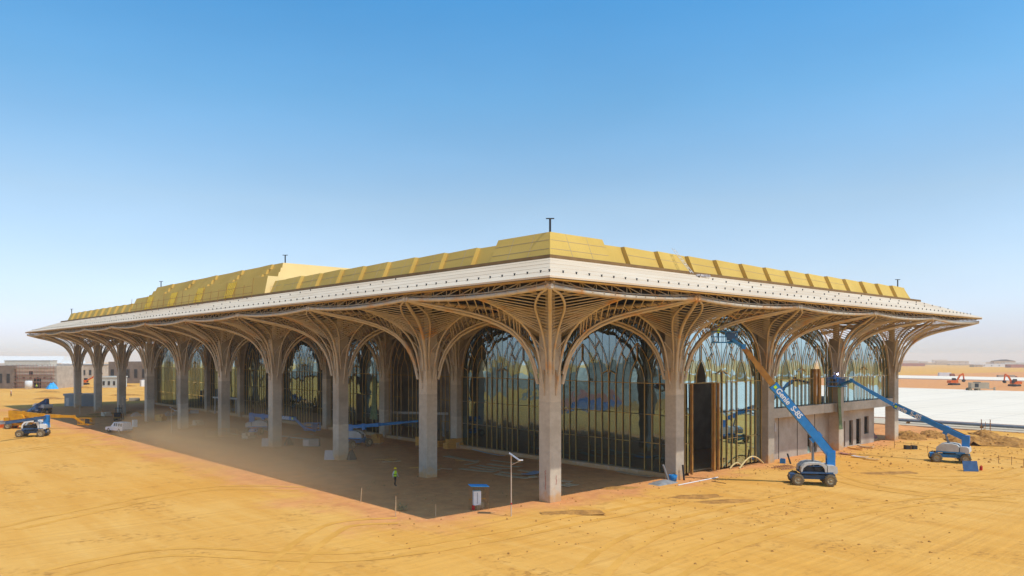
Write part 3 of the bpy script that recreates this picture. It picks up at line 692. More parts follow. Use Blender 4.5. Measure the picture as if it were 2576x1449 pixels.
def boom_lift(label, c, head, bd, p1, p2, p3, bk, mats, group, text=None, tsize=.6, tpos=(.1, .5), open_hood=True, pz=2.55, pb=1.55, bw=.46, bh=.52, basket=True, cyl=True, hscale=1.0, brm=None):
    """c ground centre, head chassis heading, bd boom direction in plan, p1 end of outer boom, p2 end of inner boom, p3 end of jib, bk basket floor centre (all world)"""
    c = Vector(c); bd = Vector(bd).normalized(); sv = V(-bd.y, bd.x, 0)
    mb, mi, mc, mch = mats                  # boom, inner boom, covers, chassis
    o = thing('boom_lift', label, 'boom lift', c, 0, group)
    h = V(math.cos(head), math.sin(head), 0); hv = V(-h.y, h.x, 0)
    rot = Matrix((h, hv, V(0, 0, 1))).transposed(); rt = Matrix((bd, sv, V(0, 0, 1))).transposed()
    b = B(); b.box((0, 0, .78), (3.2, 1.05, .42), rot); b.box(h * 1.5 + V(0, 0, .62), (.34, 2.0, .3), rot); b.box(h * -1.5 + V(0, 0, .62), (.34, 2.0, .3), rot)
    b.box(h * 1.85 + V(0, 0, .82), (.5, .9, .46), rot); b.box(h * -1.85 + V(0, 0, .82), (.5, .9, .46), rot)
    b.build('chassis', M[mch], o)
    for a in (-1, 1): B().box(h * 2.115 * a + V(0, 0, .84), (.03, .5, .16), rot).build('decal', M['lgrey'], o)
    b = B(); [b.tube([h * 1.2 * a + hv * .5 * e_ + V(0, 0, .7), h * 1.3 * a + hv * .75 * e_ + V(0, 0, .92), h * 1.35 * a + hv * .95 * e_ + V(0, 0, .6)], .03, 5) for a in (-1, 1) for e_ in (-1, 1)]; b.build('hydraulic_hose', M['dark'], o)
    for a in (-1, 1):
        for d in (-1, 1): wheel(o, h * 1.5 * a + hv * 1.14 * d + V(0, 0, .57), hv, .57, .46)
    b = B(); lathe(b, [(0, .01), (0, .7), (.22, .7), (.22, .01)], (0, 0, .98), (0, 0, 1), 18); b.build('slew_ring', M['dark'], o)
    # turntable: tray, engine bay, covers, counterweight
    def tl(x, y, z): return bd * x + sv * y + V(0, 0, z)
    b = B(); b.box(tl(-.25, 0, 1.27), (3.0, 2.2, .16), rt); b.box(tl(-.3, 0, 1.55), (1.3, .5, .5), rt)
    b.build('turntable', M[mch], o)
    b = B()
    for k in range(10): b.box(tl(random.uniform(-.7, .9), random.choice((-1, 1)) * random.uniform(.5, .95), random.uniform(1.45, 1.8)), (random.uniform(.2, .5), random.uniform(.2, .4), random.uniform(.2, .4)), rt)
    b.box(tl(.1, 0, 1.55), (2.0, 1.7, .4), rt)
    b.build('engine', M['dark'], o)
    for d in (-1, 1):                       # curved covers over either side
        b = B(); prof = [(-1.15, 1.36), (-1.15, 1.95), (-.95, 2.16), (-.4, 2.26), (.4, 2.26), (.85, 2.14), (1.2, 1.80), (1.25, 1.36)]
        if open_hood: inn = [(1.12, 1.36), (1.02, 1.72), (.7, 1.98), (.2, 2.08), (-.4, 2.08), (-.75, 1.95), (-.98, 1.6), (-1.0, 1.36)]
        poly = [tl(x, .42 * d, 1.36 + (z - 1.36) * hscale) for x, z in prof] + ([tl(x, .42 * d, 1.36 + (z - 1.36) * hscale) for x, z in inn] if open_hood else [])
        if open_hood:
            n = len(prof)
            for k in range(n - 1):
                q = [poly[k], poly[k + 1], poly[2 * n - 2 - k], poly[2 * n - 1 - k]]; b.prism(q, sv * .72 * d)
        else: b.prism(poly, sv * .72 * d)
        b.build('engine_cover', M[mc], o)
    b = B(); pr = [(-1.25, 1.22), (-1.25, 2.0), (-1.9, 1.98), (-2.12, 1.86), (-2.18, 1.35), (-2.05, 1.2)]
    b.prism([tl(x, -1.08, z) for x, z in pr], sv * 2.16); b.build('counterweight', M[mc], o)
    pv = tl(-pb, 0, pz)
    b = B(); b.box(tl(-pb, .3, (pz + 1.35) / 2 + .1), (.75, .08, pz - 1.1), rt); b.box(tl(-pb, -.3, (pz + 1.35) / 2 + .1), (.75, .08, pz - 1.1), rt)
    b.prism([tl(-pb - .42, -.26, pz - .5), tl(-pb + .3, -.26, pz - .5), tl(-pb + .45, -.26, pz + .1), tl(-pb + .1, -.26, pz + .38), tl(-pb - .42, -.26, pz + .34)], sv * .52)
    b.build('boom_bracket', M[brm or mb], o)
    q1, q2, q3 = [Vector(p) - c for p in (p1, p2, p3)]; d = (q1 - pv).normalized()
    ob = B(); ob.beam(pv, q1, bw, bh); ob.beam(q1 - d * .5, q1, bw + .06, bh + .06); ob.beam(pv + d * 2.0 - V(0, 0, .1), pv + d * 2.5 - V(0, 0, .1), bw * .8, bh + .4)
    OB = ob.build('outer_boom', M[mb], o)
    up_ = d.cross(V(0, 0, 1)).normalized().cross(d)
    for sg in (-1, 1):
        B().tube([pv + up_ * (bh / 2 + .05) + d.cross(up_) * .08 * sg + d * t_ for t_ in (0.2, (q1 - pv).length * .33, (q1 - pv).length * .66, (q1 - pv).length - .2)], .03, 5).build('hydraulic_hose', M['dark'], OB)
    if text:
        nrm = d.cross(V(0, 0, 1)).normalized(); tocam = (CAM - c - (pv + q1) / 2)
        if nrm.dot(tocam) < 0: nrm = -nrm
        L_ = q1 - pv; lettering(text, q1 - L_ * tpos[0], q1 - L_ * tpos[1], nrm, tsize, OB, bw / 2 + .012, M['white'])
        st_c = q1 - d * .28 + nrm * (bw / 2 + .042); B().beam(st_c - d * .14, st_c + d * .14, .014, .28, up=up_).build('warning_sticker', M['hivis'], OB)
    if (q2 - q1).length > .3:
        B().beam(q1 - d * .1, q1 + (q2 - q1) * .55, bw * .78, bh * .78).beam(q1 + (q2 - q1) * .55, q2, bw * .6, bh * .6).build('inner_boom', M[mi], o)
    if cyl:
        m_ = pv + d * ((q1 - pv).length * .3); f_ = tl(-.1, 0, 1.7)
        B().tube([f_, f_ + (m_ - f_) * .6], .13, 8).tube([f_ + (m_ - f_) * .6, m_], .075, 8).build('lift_cylinder', M['grey'], o)
    if (q3 - q2).length > .2:
        B().beam(q2, q3, .22, .26).tube([q2 + V(0, 0, -.25), q3 + V(0, 0, -.22)], .05, 6).box(q2, (.4, .4, .5), rt).build('jib', M[mb], o)
    if basket:
        k = Vector(bk) - c; u = Vector((RT.x, RT.y, 0)) if basket is True else Vector(basket).normalized(); v = V(-u.y, u.x, 0)
        b = B(); b.beam(k - u * 1.2, k + u * 1.2, .9, .07); rails(b, k + V(0, 0, .04), u, v, 2.4, .9, 1.08, .035)
        b.box(k + u * .45 + v * .42 + V(0, 0, .8), (.5, .3, .5), Matrix((u, v, V(0, 0, 1))).transposed()); b.beam(k + u * .5 + V(0, 0, -.15), q3, .2, .2)
        b.build('basket', M[mb], o)
        bb = B(); bb.beam(k + u * .1 - v * .47 + V(0, 0, .62), k + u * .9 - v * .47 + V(0, 0, .62), .03, .8); bb.build('control_box', M['bluegrey' if mb != 'amber' else 'dark'], o)
    return o

def person(label, loc, rz, walk=0.0, arms=0.3, h=1.74, vest='hivis', helmet='helmet', legs='trouser', group=None, reach=False):
    o = thing('person', label, 'person', loc, rz, group)
    k = h / 1.74
    vt, ed, rd = [], [], []
    def node(x, y, z, r, par=None, ry=None):
        vt.append((x * k, y * k, z * k)); rd.append((r * k, (ry or r) * k))
        if par is not None: ed.append((par, len(vt) - 1))
        return len(vt) - 1
    pe = node(0, 0, .96, .15, None, .11); w_ = node(0, 0, 1.12, .135, pe, .10); chs = node(0, 0, 1.32, .17, w_, .115); nk = node(0, 0, 1.46, .07, chs); hd0 = node(0, .01, 1.53, .068, nk); hd1 = node(0, .02, 1.62, .085, hd0, .10); node(0, .01, 1.70, .07, hd1)
    node(0, .125, 1.605, .014, node(0, .10, 1.615, .03, hd1))      # nose
    for s in (-1, 1):
        st = .22 * walk * s
        hp = node(.095 * s, 0, .90, .10, pe); kn = node(.105 * s, st * .6 + .02, .50, .068, hp); an = node(.11 * s, st - .02 - (.05 if walk and s < 0 else 0), .09, .045, kn)
        ft = node(.115 * s, st + .06, .045, .045, an); node(.12 * s, st + .17, .035, .035, ft)
        sh = node(.185 * s, 0, 1.40, .07, chs)
        if reach: el = node(.30 * s, .20, 1.28, .046, sh); wr = node(.20 * s, .42, 1.34, .034, el); dr = V(0, .08, .02)
        else: el = node((.23 + arms * .1) * s, -.03 - .10 * walk * s, 1.14, .048, sh); wr = node((.24 + arms * .14) * s, .06 - .16 * walk * s, .90, .034, el); dr = V(0, .03, -.085)
        p0 = V(*vt[wr]) / k; pm = p0 + dr; pa = node(pm.x, pm.y, pm.z, .036, wr, .022)
        for q, (ox, ln) in enumerate(((-.03, .065), (-.01, .078), (.01, .074), (.028, .058))):
            f1 = pm + V(0, ox, -.04) + dr * .3; a_ = node(f1.x, f1.y, f1.z, .0095, pa); f2 = f1 + dr.normalized() * ln + V(-.012 * s, .008, 0); node(f2.x, f2.y, f2.z, .008, a_)
        t1 = p0 + dr * .5 + V(-.035 * s, .02, 0); a_ = node(t1.x, t1.y, t1.z, .011, wr); t2 = t1 + dr * .5 + V(-.01 * s, .012, 0); node(t2.x, t2.y, t2.z, .009, a_)
    me = bpy.data.meshes.new('body'); me.from_pydata(vt, ed, []); t = bpy.data.objects.new('tmp', me); col.objects.link(t)
    sm = t.modifiers.new('s', 'SKIN'); sm.use_smooth_shade = True
    for sv_, r in zip(me.skin_vertices[0].data, rd): sv_.radius = r
    me.skin_vertices[0].data[0].use_root = True
    t.modifiers.new('u', 'SUBSURF').levels = 1
    dg = bpy.context.evaluated_depsgraph_get(); dg.update(); m2 = bpy.data.meshes.new_from_object(t.evaluated_get(dg)); bpy.data.objects.remove(t)
    m2.name = 'body'; m2.materials.clear()
    for n in (legs, 'shirt', 'skin'): m2.materials.append(M[n])
    for p in m2.polygons:
        z = p.center.z / k; x = abs(p.center.x) / k
        p.material_index = 2 if z > 1.47 else (1 if (z > .98 or (x > .2 and not (z < .86))) else (2 if x > .2 and z > .7 else 0))
        if reach and p.center.y / k > .43: p.material_index = 2
    bo = link('body', m2, o)
    b = B(); lv = [(.92, .185, .15), (1.05, .165, .135), (1.2, .185, .145), (1.34, .215, .15), (1.44, .17, .12), (1.485, .09, .085)]
    vs = []; n = 14
    for z, a, d in lv: vs += [V(a * k * math.cos(2 * math.pi * q / n), d * k * math.sin(2 * math.pi * q / n), z * k) for q in range(n)]
    b.add(vs, [(i * n + q, i * n + (q + 1) % n, (i + 1) * n + (q + 1) % n, (i + 1) * n + q) for i in range(len(lv) - 1) for q in range(n)], 0, True)
    VE = b.build('vest', M[vest], o)
    b = B(); vs = []
    for z, a, d in ((1.10, .176, .143), (1.16, .184, .148)): vs += [V(a * k * math.cos(2 * math.pi * q / n), d * k * math.sin(2 * math.pi * q / n), z * k) for q in range(n)]
    b.add(vs, [(q, (q + 1) % n, n + (q + 1) % n, n + q) for q in range(n)], 0, True); b.build('vest_band', M['dark'], VE)
    if helmet:
        b = B(); lathe(b, [(0, .165), (.012, .128), (.06, .125), (.11, .10), (.145, .055), (.158, .003)], (0, .015 * k, 1.655 * k), (0, 0, 1), 14); b.box((0, .15 * k, 1.662 * k), (.17, .09, .015)); b.build('helmet', M[helmet], o)
    return o
def box_thing(name, label, cat, c, d, mat, rz=0.0, group=None, extra=None):
    o = thing(name, label, cat, c, rz, group)
    b = B(); b.box((0, 0, d[2] / 2), d); b.build('body', M[mat], o)
    if extra: extra(o)
    return o

# ------------------------------------------------------------------ boom lifts
GL = 'boom lifts working around the terminal'
BL = ('blue', 'boomrust', 'lgrey', 'bluegrey'); BL2 = ('blue', 'blue', 'lgrey', 'blue')
nc = P(2042, 1218); tip = PD(1870, 872, 77.0); mid = PD(1944, 968, 76.2)
boom_lift('blue boom lift with open grey hood, ochre inner boom raised to the second arch', nc, R(-52), (tip - nc).to_2d().to_3d(), mid, tip, PD(1842, 853, 77.2), PD(1822, 862, 77.6), BL, GL, 'Genie  S-85', .76, (.08, .46), open_hood=True, pz=3.0, pb=1.75, bw=.55, bh=.78)
fc = P(2388, 1162); ftip = PD(2142, 957, 98.5)
boom_lift('blue boom lift with closed grey covers reaching past the end columns', fc, R(-62), (ftip - fc).to_2d().to_3d(), PD(2250, 1020, 96.6), ftip, PD(2118, 966, 100.5), PD(2104, 972, 101.2), BL2, GL, 'Genie  S-85', .78, (.0, .38), open_hood=False, pz=2.9, pb=1.7, bw=.44, bh=.6)
pc = P(893, 1124)
boom_lift('blue boom lift with level boom in the shade behind the second left column', pc, R(10), RT - FW * .1, PD(955, 1068, 105), PD(1052, 1059, 106.5), PD(1052, 1059, 106.5), V(0, 0, 0), BL2, GL, None, open_hood=False, pz=2.75, pb=.6, basket=False, cyl=False, bh=.45)
pc = P(655, 1092)
boom_lift('blue articulated boom lift with folded arm in the shade behind the third left column', pc, R(30), RT + FW * .15, PD(742, 1053, 121), PD(742, 1053, 121), PD(766, 1076, 121), PD(786, 1082, 121), BL2, GL, 'Z-60/60', .7, (.0, .5), open_hood=False, pz=3.1, pb=1.3, cyl=False)
lc = P(83, 1098)
boom_lift('grey boom lift with arched hood and blue boom end at the left edge', lc, R(-30), -RT - FW * .25, PD(12, 1064, 113), PD(-60, 1072, 111), PD(-60, 1072, 111), V(0, 0, 0), ('bluegrey', 'grey', 'white', 'bluegrey'), GL, None, open_hood=True, pz=2.95, pb=1.9, basket=False, cyl=False, hscale=1.35, brm='blue', bh=.36, bw=.36)
oc = P(52, 1078)
boom_lift('orange boom lift with long level boom pointing at the colonnade', oc, R(-35), RT + FW * .05, PD(110, 1046, 133), PD(186, 1048, 133.5), PD(205, 1062, 133.5), PD(216, 1068, 133.5), ('amber', 'amber', 'amber', 'amber'), GL, None, open_hood=False, pz=2.8, pb=1.5, cyl=False, bh=.72, bw=.6, hscale=1.3)
kc = P(104, 1040)
boom_lift('blue and grey boom lift parked behind the orange one', kc, R(55), -RT * .8 + FW * .3, PD(78, 1030, 166), PD(66, 1040, 164), PD(66, 1040, 164), V(0, 0, 0), ('bluegrey', 'bluegrey', 'lgrey', 'bluegrey'), GL, None, open_hood=False, pz=2.9, basket=False, cyl=False)
rb = box_thing('red_machine', 'red machine body cut by the left edge of the picture', 'machine', P(10, 1076), (4.2, 1.6, .7), 'orange', YAW - R(90))
B().box((1.2, 0, 1.25), (1.6, 1.4, 1.1)).build('housing', M['orange'], rb); B().box((-.6, 0, .95), (1.9, 1.2, .5)).build('deck', M['grey'], rb)
for a in (-1.4, 1.4):
    for d in (-.8, .8): wheel(rb, V(a, d, .45), V(0, 1, 0), .45, .3)
# ------------------------------------------------------------------ people
person('person in yellow-green vest, yellow helmet and dark trousers walking in the shade', P(994, 1222), R(200), walk=.5, arms=.5)
bk1 = PD(1822, 862, 77.6)
person('person in yellow-green vest standing in the raised basket under the second arch', bk1 - Vector((RT.x, RT.y, 0)) * .6 + V(0, 0, .04), R(40), arms=.6, reach=True)
bk2 = PD(2104, 972, 101.2)
person('person in dark clothes welding from the basket beside the fourth column', bk2 - Vector((RT.x, RT.y, 0)) * .3 + V(0, 0, .04), R(-30), vest='bluegrey', helmet='white', reach=True)
person('far person in orange vest standing on sand at the left edge', P(28, 997), R(120), vest='orange', helmet='white', walk=.3)
person('far person in yellow-green vest near the white tank', P(92, 978), R(160), vest='hivis', helmet='helmet', walk=.2)
# welding arc: a small lamp the photo shows lit
wm = bpy.data.materials.new('welding_arc'); wm.use_nodes = True; wn = wm.node_tree.nodes['Principled BSDF']; wn.inputs['Emission Color'].default_value = (.62, .6, 1, 1); wn.inputs['Emission Strength'].default_value = 12
wp = PD(2107, 941, 100.6)
b = B(); lathe(b, [(-.11, .01), (-.07, .09), (0, .13), (.07, .09), (.11, .01)], (0, 0, 0), (0, 0, 1), 8); ws = tag(b.build('welding_spark', wm, None, loc=wp), 'violet-white welding spark glowing by the fourth column', 'spark')
# ------------------------------------------------------------------ pickup truck
def pickup(label, c, head):
    o = thing('pickup_truck', label, 'pickup', c, head)
    W_ = 1.72; y = W_ / 2
    low = [(-2.45, .42), (-2.5, .62), (-2.45, .98), (1.05, 1.0), (1.75, .96), (2.35, .88), (2.5, .72), (2.5, .42)]
    b = B(); b.prism([V(x, -y, z) for x, z in low], V(0, W_, 0)); b.build('body', M['white'], o)
    up = [(-2.38, 1.0), (-2.3, 1.70), (-2.15, 1.76), (.15, 1.76), (.35, 1.70), (1.05, 1.0)]
    b = B(); n = len(up)
    a_ = [V(x, -y + .05 + (z - 1) * .16, z) for x, z in up]; c_ = [V(x, y - .05 - (z - 1) * .16, z) for x, z in up]
    b.add(a_ + c_, [tuple(range(n)), tuple(range(2 * n - 1, n - 1, -1))] + [(i, n + i, n + (i + 1) % n, (i + 1) % n) for i in range(n)]); CB = b.build('cabin', M['white'], o)
    for s in (-1, 1):
        for x0, x1 in ((-2.2, -1.65), (-1.55, -1.05), (-.9, -.4), (-.3, .2)):
            yy = lambda z: s * (y - .05 - (z - 1) * .16 + .006)
            b = B(); b.add([V(x0, yy(1.12), 1.12), V(x1, yy(1.12), 1.12), V(x1, yy(1.6), 1.6), V(x0, yy(1.6), 1.6)], [(0, 1, 2, 3)]); b.build('window', M['carglass'], CB)
    b = B(); b.add([V(1.0, -.72, 1.08), V(1.0, .72, 1.08), V(.42, .62, 1.66), V(.42, -.62, 1.66)], [(0, 1, 2, 3)]); b.xf(Matrix.Translation((.012, 0, .012))); b.build('windscreen', M['carglass'], CB)
    B().box((2.5, 0, .55), (.14, 1.7, .2)).build('bumper', M['grey'], o); B().box((-2.5, 0, .55), (.14, 1.7, .2)).build('bumper', M['grey'], o)
    for s in (-1, 1): B().box((2.47, s * .62, .78), (.08, .3, .16)).build('headlight', M['solar'], o)
    for x in (-1.45, 1.55):
        for s in (-1, 1): wheel(o, V(x, s * .76, .37), V(0, 1, 0), .37, .24)
    return o
pickup('white pickup with camper shell and side windows driving along the shade edge', P(299, 1088), R(105))
# ------------------------------------------------------------------ posts, lamp, cabinet
def solar_lamp(label, c, h, rz, sc=1.0):
    o = thing('solar_lamp', label, 'lamp post', c, rz, 'solar lamp posts')
    B().tube([V(0, 0, -.3), V(0, 0, h)], .045 * sc, 8).build('pole', M['pole'], o)
    B().tube([V(0, 0, h - .75), V(.75, 0, h - .42)], .03 * sc, 6).build('arm', M['pole'], o)
    B().box((.72, 0, h - .38), (.42, .22, .08)).build('lamp_head', M['white'], o)
    B().box((.22, 0, h - .08), (.95, .75, .05), Matrix.Rotation(R(35), 3, 'Y')).build('solar_panel', M['solar'], o)
    return o
sl = solar_lamp('slim solar lamp post with tilted panel in front of the corner column', PG(1286, 1299), 4.8, YAW - R(90))
B().tube([V(0, -.02, 1.05), V(.02, -.05, .95)], .07, 6).build('red_tape', M['red'], sl)
solar_lamp('thin solar lamp post in the shade left of the ninth column row', P(201, 1043), 4.6, R(40)); solar_lamp('thin solar lamp post in the shade behind the pickup', P(309, 1062), 4.6, R(0)); solar_lamp('thin lamp post at the base of the fifth left column', P(431, 1090), 4.0, R(0))
cc = PG(1204, 1281); eb = thing('power_cabinet', 'white power cabinet in a rusty rebar cage under a cyan roof sheet', 'cabinet', cc, YAW - R(75))
B().box((-.15, 0, .95), (.62, .45, 1.15)).build('cabinet', M['white'], eb); B().box((-.15, -.235, .95), (.04, .02, .9)).build('door_handle', M['grey'], eb)
B().box((0, 0, 1.96), (1.55, 1.1, .05), Matrix.Rotation(R(3), 3, 'Y')).build('roof_sheet', M['cyan'], eb)
for x in [-.7 + k * .2 for k in range(8)]: B().tube([V(x, .5, -.1), V(x, .5, 1.93)], .014, 4).build('cage_bar', M['rust'], eb)
for y in (-.5, 0): B().tube([V(.7, y, -.1), V(.7, y, 1.93)], .014, 4).build('cage_bar', M['rust'], eb); B().tube([V(-.7, y, -.1), V(-.7, y, 1.93)], .014, 4).build('cage_bar', M['rust'], eb)
B().beam(V(-.7, .5, .75), V(.7, .5, .75), .04, .06).build('cage_rail', M['amber'], eb); B().box((-.5, -.2, .2), (.22, .22, .36)).build('red_box', M['red'], eb)
b = B()
for k in range(26):
    a = random.uniform(0, 6.28); r = random.uniform(.05, .4); p = V(.05 + r * math.cos(a), -.1 + r * math.sin(a) * .7, .02); b.tube([p, p + V(random.uniform(-.2, .2), random.uniform(-.2, .2), random.uniform(.2, .6)), p + V(random.uniform(-.4, .4), random.uniform(-.3, .3), random.uniform(.1, .5))], .015, 4)
tag(b.build('cable_tangle', M['board'], None, loc=cc + V(0, 0, .0)), 'tangle of grey-brown cable at the foot of the power cabinet', 'cable')
def stake(label, px, py, h, lean):
    c = PG(px, py); o = tag(B().tube([V(0, 0, -.2), V(lean * .5, 0, h * .6), V(lean, .02, h)], [.035, .032, .02], 6).build('stake', M['board'], None, loc=c), label, 'stake', 'wooden stakes in the sand'); return o
stake('bent wooden stake standing left of the walking person', 907, 1264, 1.25, .14); stake('tall wooden stake beside the dry bush', 995, 1300, 1.6, 0.05); stake('short wooden stake nearest the shadow tip', 1096, 1298, .95, .02)
b = B(); bc = PG(1011, 1284)
for k in range(420):
    a = random.uniform(0, 6.28); e_ = random.uniform(.05, 1.3); r = random.uniform(.2, .62); p = V(math.cos(a) * math.cos(e_) * r, math.sin(a) * math.cos(e_) * r, math.sin(e_) * r * .9 + .02)
    q = p + V(random.gauss(0, .05), random.gauss(0, .05), random.gauss(.03, .04)); u = V(random.gauss(0, .03), random.gauss(0, .03), random.gauss(0, .03)); b.add([p, q, q + u], [(0, 1, 2)])
for k in range(14):
    a = random.uniform(0, 6.28); b.tube([V(0, 0, -.05), V(math.cos(a) * .25, math.sin(a) * .25, .25), V(math.cos(a) * .5, math.sin(a) * .5, random.uniform(.3, .55))], .008, 4)
M['drybush'] = mk('dry_bush', (.36, .30, .15), (.27, .22, .10), 6, .9)
tag(b.build('dry_bush', M['drybush'], None, loc=bc), 'small dry desert bush at the edge of the shade', 'bush')
# ------------------------------------------------------------------ boards, sheets and clutter under the canopy
def Z5(x, y): return P((1750 + .2329 * x) / 1.59, (1800 + .2329 * y) / 1.59)
def board(name, label, a, c, w_, mat, cat='board', group=None, z=.05, th=.04, curl=.12):
    a, c = Vector(a), Vector(c); d = (c - a); L_ = d.length; d.normalize(); v = V(-d.y, d.x, 0); b = B(); n = 5; mid = (a + c) / 2
    up, lo = [], []
    for k in range(n + 1):
        t = k / n; zz = z + curl * abs(2 * t - 1) ** 2 * random.uniform(.5, 1.0)
        for s in (-1, 1): up.append(a + d * L_ * t + v * w_ / 2 * s + V(0, 0, zz + th) - mid)
    b.v = [tuple(p) for p in up] + [tuple(p - V(0, 0, th)) for p in up]; m_ = 2 * (n + 1)
    fs = []
    for k in range(n): i = 2 * k; fs += [(i, i + 2, i + 3, i + 1), (m_ + i, m_ + i + 1, m_ + i + 3, m_ + i + 2), (i, m_ + i, m_ + i + 2, i + 2), (i + 1, i + 3, m_ + i + 3, m_ + i + 1)]
    fs += [(0, 1, m_ + 1, m_), (2 * n, m_ + 2 * n, m_ + 2 * n + 1, 2 * n + 1)]
    b.f = [list(f) for f in fs]; b.m = [0] * len(fs); b.s = [False] * len(fs)
    return tag(b.build(name, M[mat], None, loc=mid), label, cat, group)
GB = 'boards lying on the ground under the canopy'
BD = [((150, 112), (690, 212), .95, 'long pale plank lying highest of the boards behind the lamp post'), ((400, 332), (980, 392), .9, 'curled plank nearest the left of the scattered boards'),
      ((560, 305), (1080, 368), .55, 'narrow plank second in the row of scattered boards'), ((700, 285), (1230, 345), .7, 'middle plank of the overlapping scattered boards'),
      ((880, 250), (1430, 302), .9, 'wide plank behind the lamp post among scattered boards'), ((930, 190), (1460, 240), .5, 'thin dark plank behind the scattered boards'),
      ((1010, 428), (1560, 505), .85, 'pale plank lying lowest of the scattered boards'), ((1090, 392), (1480, 440), .6, 'plank tucked above the lowest scattered board'),
      ((1400, 360), (1740, 395), .7, 'plank reaching under the blue sheet toward the corner column'), ((1610, 470), (1740, 490), .9, 'short plank end beside the corner column foot'),
      ((2120, 540), (2300, 560), .8, 'short plank just right of the corner column'), ((2130, 615), (2300, 645), .7, 'broken board lowest in the heap right of the corner column'), ((2230, 590), (2390, 620), .6, 'split board pointing right in the heap by the corner column')]
for n, (a, c, w_, lb) in enumerate(BD): board('plank', lb, Z5(*a), Z5(*c), w_, 'board', 'plank', GB, z=.03 + .012 * (n % 4), curl=.06 + .05 * random.random())
board('blue_sheet', 'blue-grey sheet lying on the scattered boards left of the corner column', Z5(1500, 458), Z5(1720, 408), 1.0, 'bluesheet', 'sheet', z=.16)
board('blue_sheet', 'dark blue sheet lying in the shade right of the corner column', P(1560, 1180), P(1610, 1190), 1.0, 'bluegrey', 'sheet', z=.05)
board('plank', 'long plank lying under the glass right of the corner column', P(1556, 1189), P(1640, 1202), .7, 'board', 'plank', GB, z=.05)
board('plank', 'pale metal strip lying by the yellow box', P(1190, 1133), P(1268, 1150), .35, 'lgrey', 'strip', z=.05)
board('plank', 'thin board lying behind the third left column', P(700, 1098), P(790, 1107), .5, 'lgrey', 'plank', GB, z=.05)
# formwork crates
def crate(label, c, d, rz):
    o = thing('timber_crate', label, 'crate', c, rz, 'timber crates by the glass wall'); n = 4
    for k in range(n):
        z = d[2] * (k + .5) / n
        for s in (-1, 1):
            B().box((0, s * d[1] / 2, z), (d[0], .05, d[2] / n * .82)).build('slat', M['wood'], o); B().box((s * d[0] / 2, 0, z), (.05, d[1] - .06, d[2] / n * .82)).build('slat', M['wood'], o)
    B().box((0, 0, d[2] * .5), (d[0] - .12, d[1] - .12, d[2] * .96)).build('core', M['boomrust'], o)
    return o
k0 = P(1132, 1128); k1 = P(1163, 1126); rzc = R(88)
crate('lower left timber crate in the orange formwork stack', k0, (1.1, 1.5, .8), rzc); crate('lower right timber crate in the orange formwork stack', k1, (1.1, 1.5, .8), rzc)
crate('long upper timber crate on the front of the orange stack', (k0 + k1) / 2 + V(-.2, -.2, .82), (.7, 2.9, .55), rzc); crate('timber crate half hidden behind the second left column', P(1108, 1124), (.8, 1.2, .9), rzc)
yb = box_thing('yellow_box', 'yellow metal machine box standing by the glass wall', 'box', P(1301, 1141), (1.1, .8, .62), 'amber', YAW); B().box((0, -.42, .35), (.5, .04, .35)).build('panel', M['dark'], yb); B().box((0, 0, .66), (.9, .5, .08)).build('lid', M['helmet'], yb)
def extinguisher(label, c):
    o = thing('fire_extinguisher', label, 'extinguisher', c, 0, 'red extinguishers'); b = B(); lathe(b, [(0, .01), (0, .12), (.5, .12), (.6, .05), (.66, .04), (.66, .0)], (0, 0, 0), (.5, .2, .8), 12); b.build('cylinder', M['red'], o); B().box((.4, .1, .6), (.2, .05, .06)).build('valve', M['dark'], o)
extinguisher('red extinguisher tipped over near the orange crates', P(1197, 1127)); extinguisher('red extinguisher lying beside the yellow box', P(1221, 1136))
def leaning(name, label, base, w_, h, rz, tilt, mat, cat='sheet', group=None, th=.03):
    o = tag(B().box((0, 0, h / 2), (w_, th, h)).xf(Matrix.Rotation(rz, 4, 'Z') @ Matrix.Rotation(tilt, 4, 'X')).build(name, M[mat], None, loc=base), label, cat, group); return o
leaning('pale_sheet', 'large lilac-white sheet leaning on the second left column', P(836, 1157) + V(0, 0, .02), 1.95, 1.35, R(-35), R(-38), 'palesheet', group='sheets leaning on columns')
leaning('pale_sheet', 'small lilac-white sheet tilted beside the large one at the second left column', P(858, 1150) + V(0, 0, .02), .95, 1.15, R(-60), R(-25), 'palesheet', group='sheets leaning on columns')
leaning('pale_sheet', 'white sheet leaning on the third left column', P(667, 1123), 1.0, 1.15, R(-35), R(-20), 'palesheet', group='sheets leaning on columns')
leaning('pale_sheet', 'pale sheet propped on the ground behind the fifth left column', P(489, 1040), 1.8, 1.1, R(-20), R(-55), 'palesheet')
def tarp(name, label, c, d, mat, cat='tarp', seed=1, n=10, rz=0.0, pk=1.0):
    b = B(); vs = []
    for j in range(n + 1):
        for i in range(n + 1):
            x, y = i / n * 2 - 1, j / n * 2 - 1; e_ = max(abs(x), abs(y)); hh = (1 - e_ ** 1.7) * d[2] * (1 + .35 * noise.noise(V(x * 2.1 + seed, y * 2.1, seed))) * pk
            vs.append(V(x * d[0] / 2 * (1 + .12 * noise.noise(V(y * 2, seed, 0))), y * d[1] / 2 * (1 + .12 * noise.noise(V(x * 2, seed, 5))), max(.01, hh + .12 * d[2] * noise.noise(V(x * 5, y * 5, seed))) if e_ < 1 else -.03))
    b.add(vs, [(j * (n + 1) + i, j * (n + 1) + i + 1, (j + 1) * (n + 1) + i + 1, (j + 1) * (n + 1) + i) for j in range(n) for i in range(n)], 0, True)
    return tag(b.build(name, M[mat], None, loc=c, rz=rz), label, cat)
tarp('dark_tarp', 'dark tarp heap right of the second left column', P(884, 1156), (1.1, .9, 1.2), 'dark', seed=3); tarp('dark_tarp', 'dark tarp heap right of the third left column', P(726, 1120), (1.2, .9, 1.1), 'dark', seed=4)
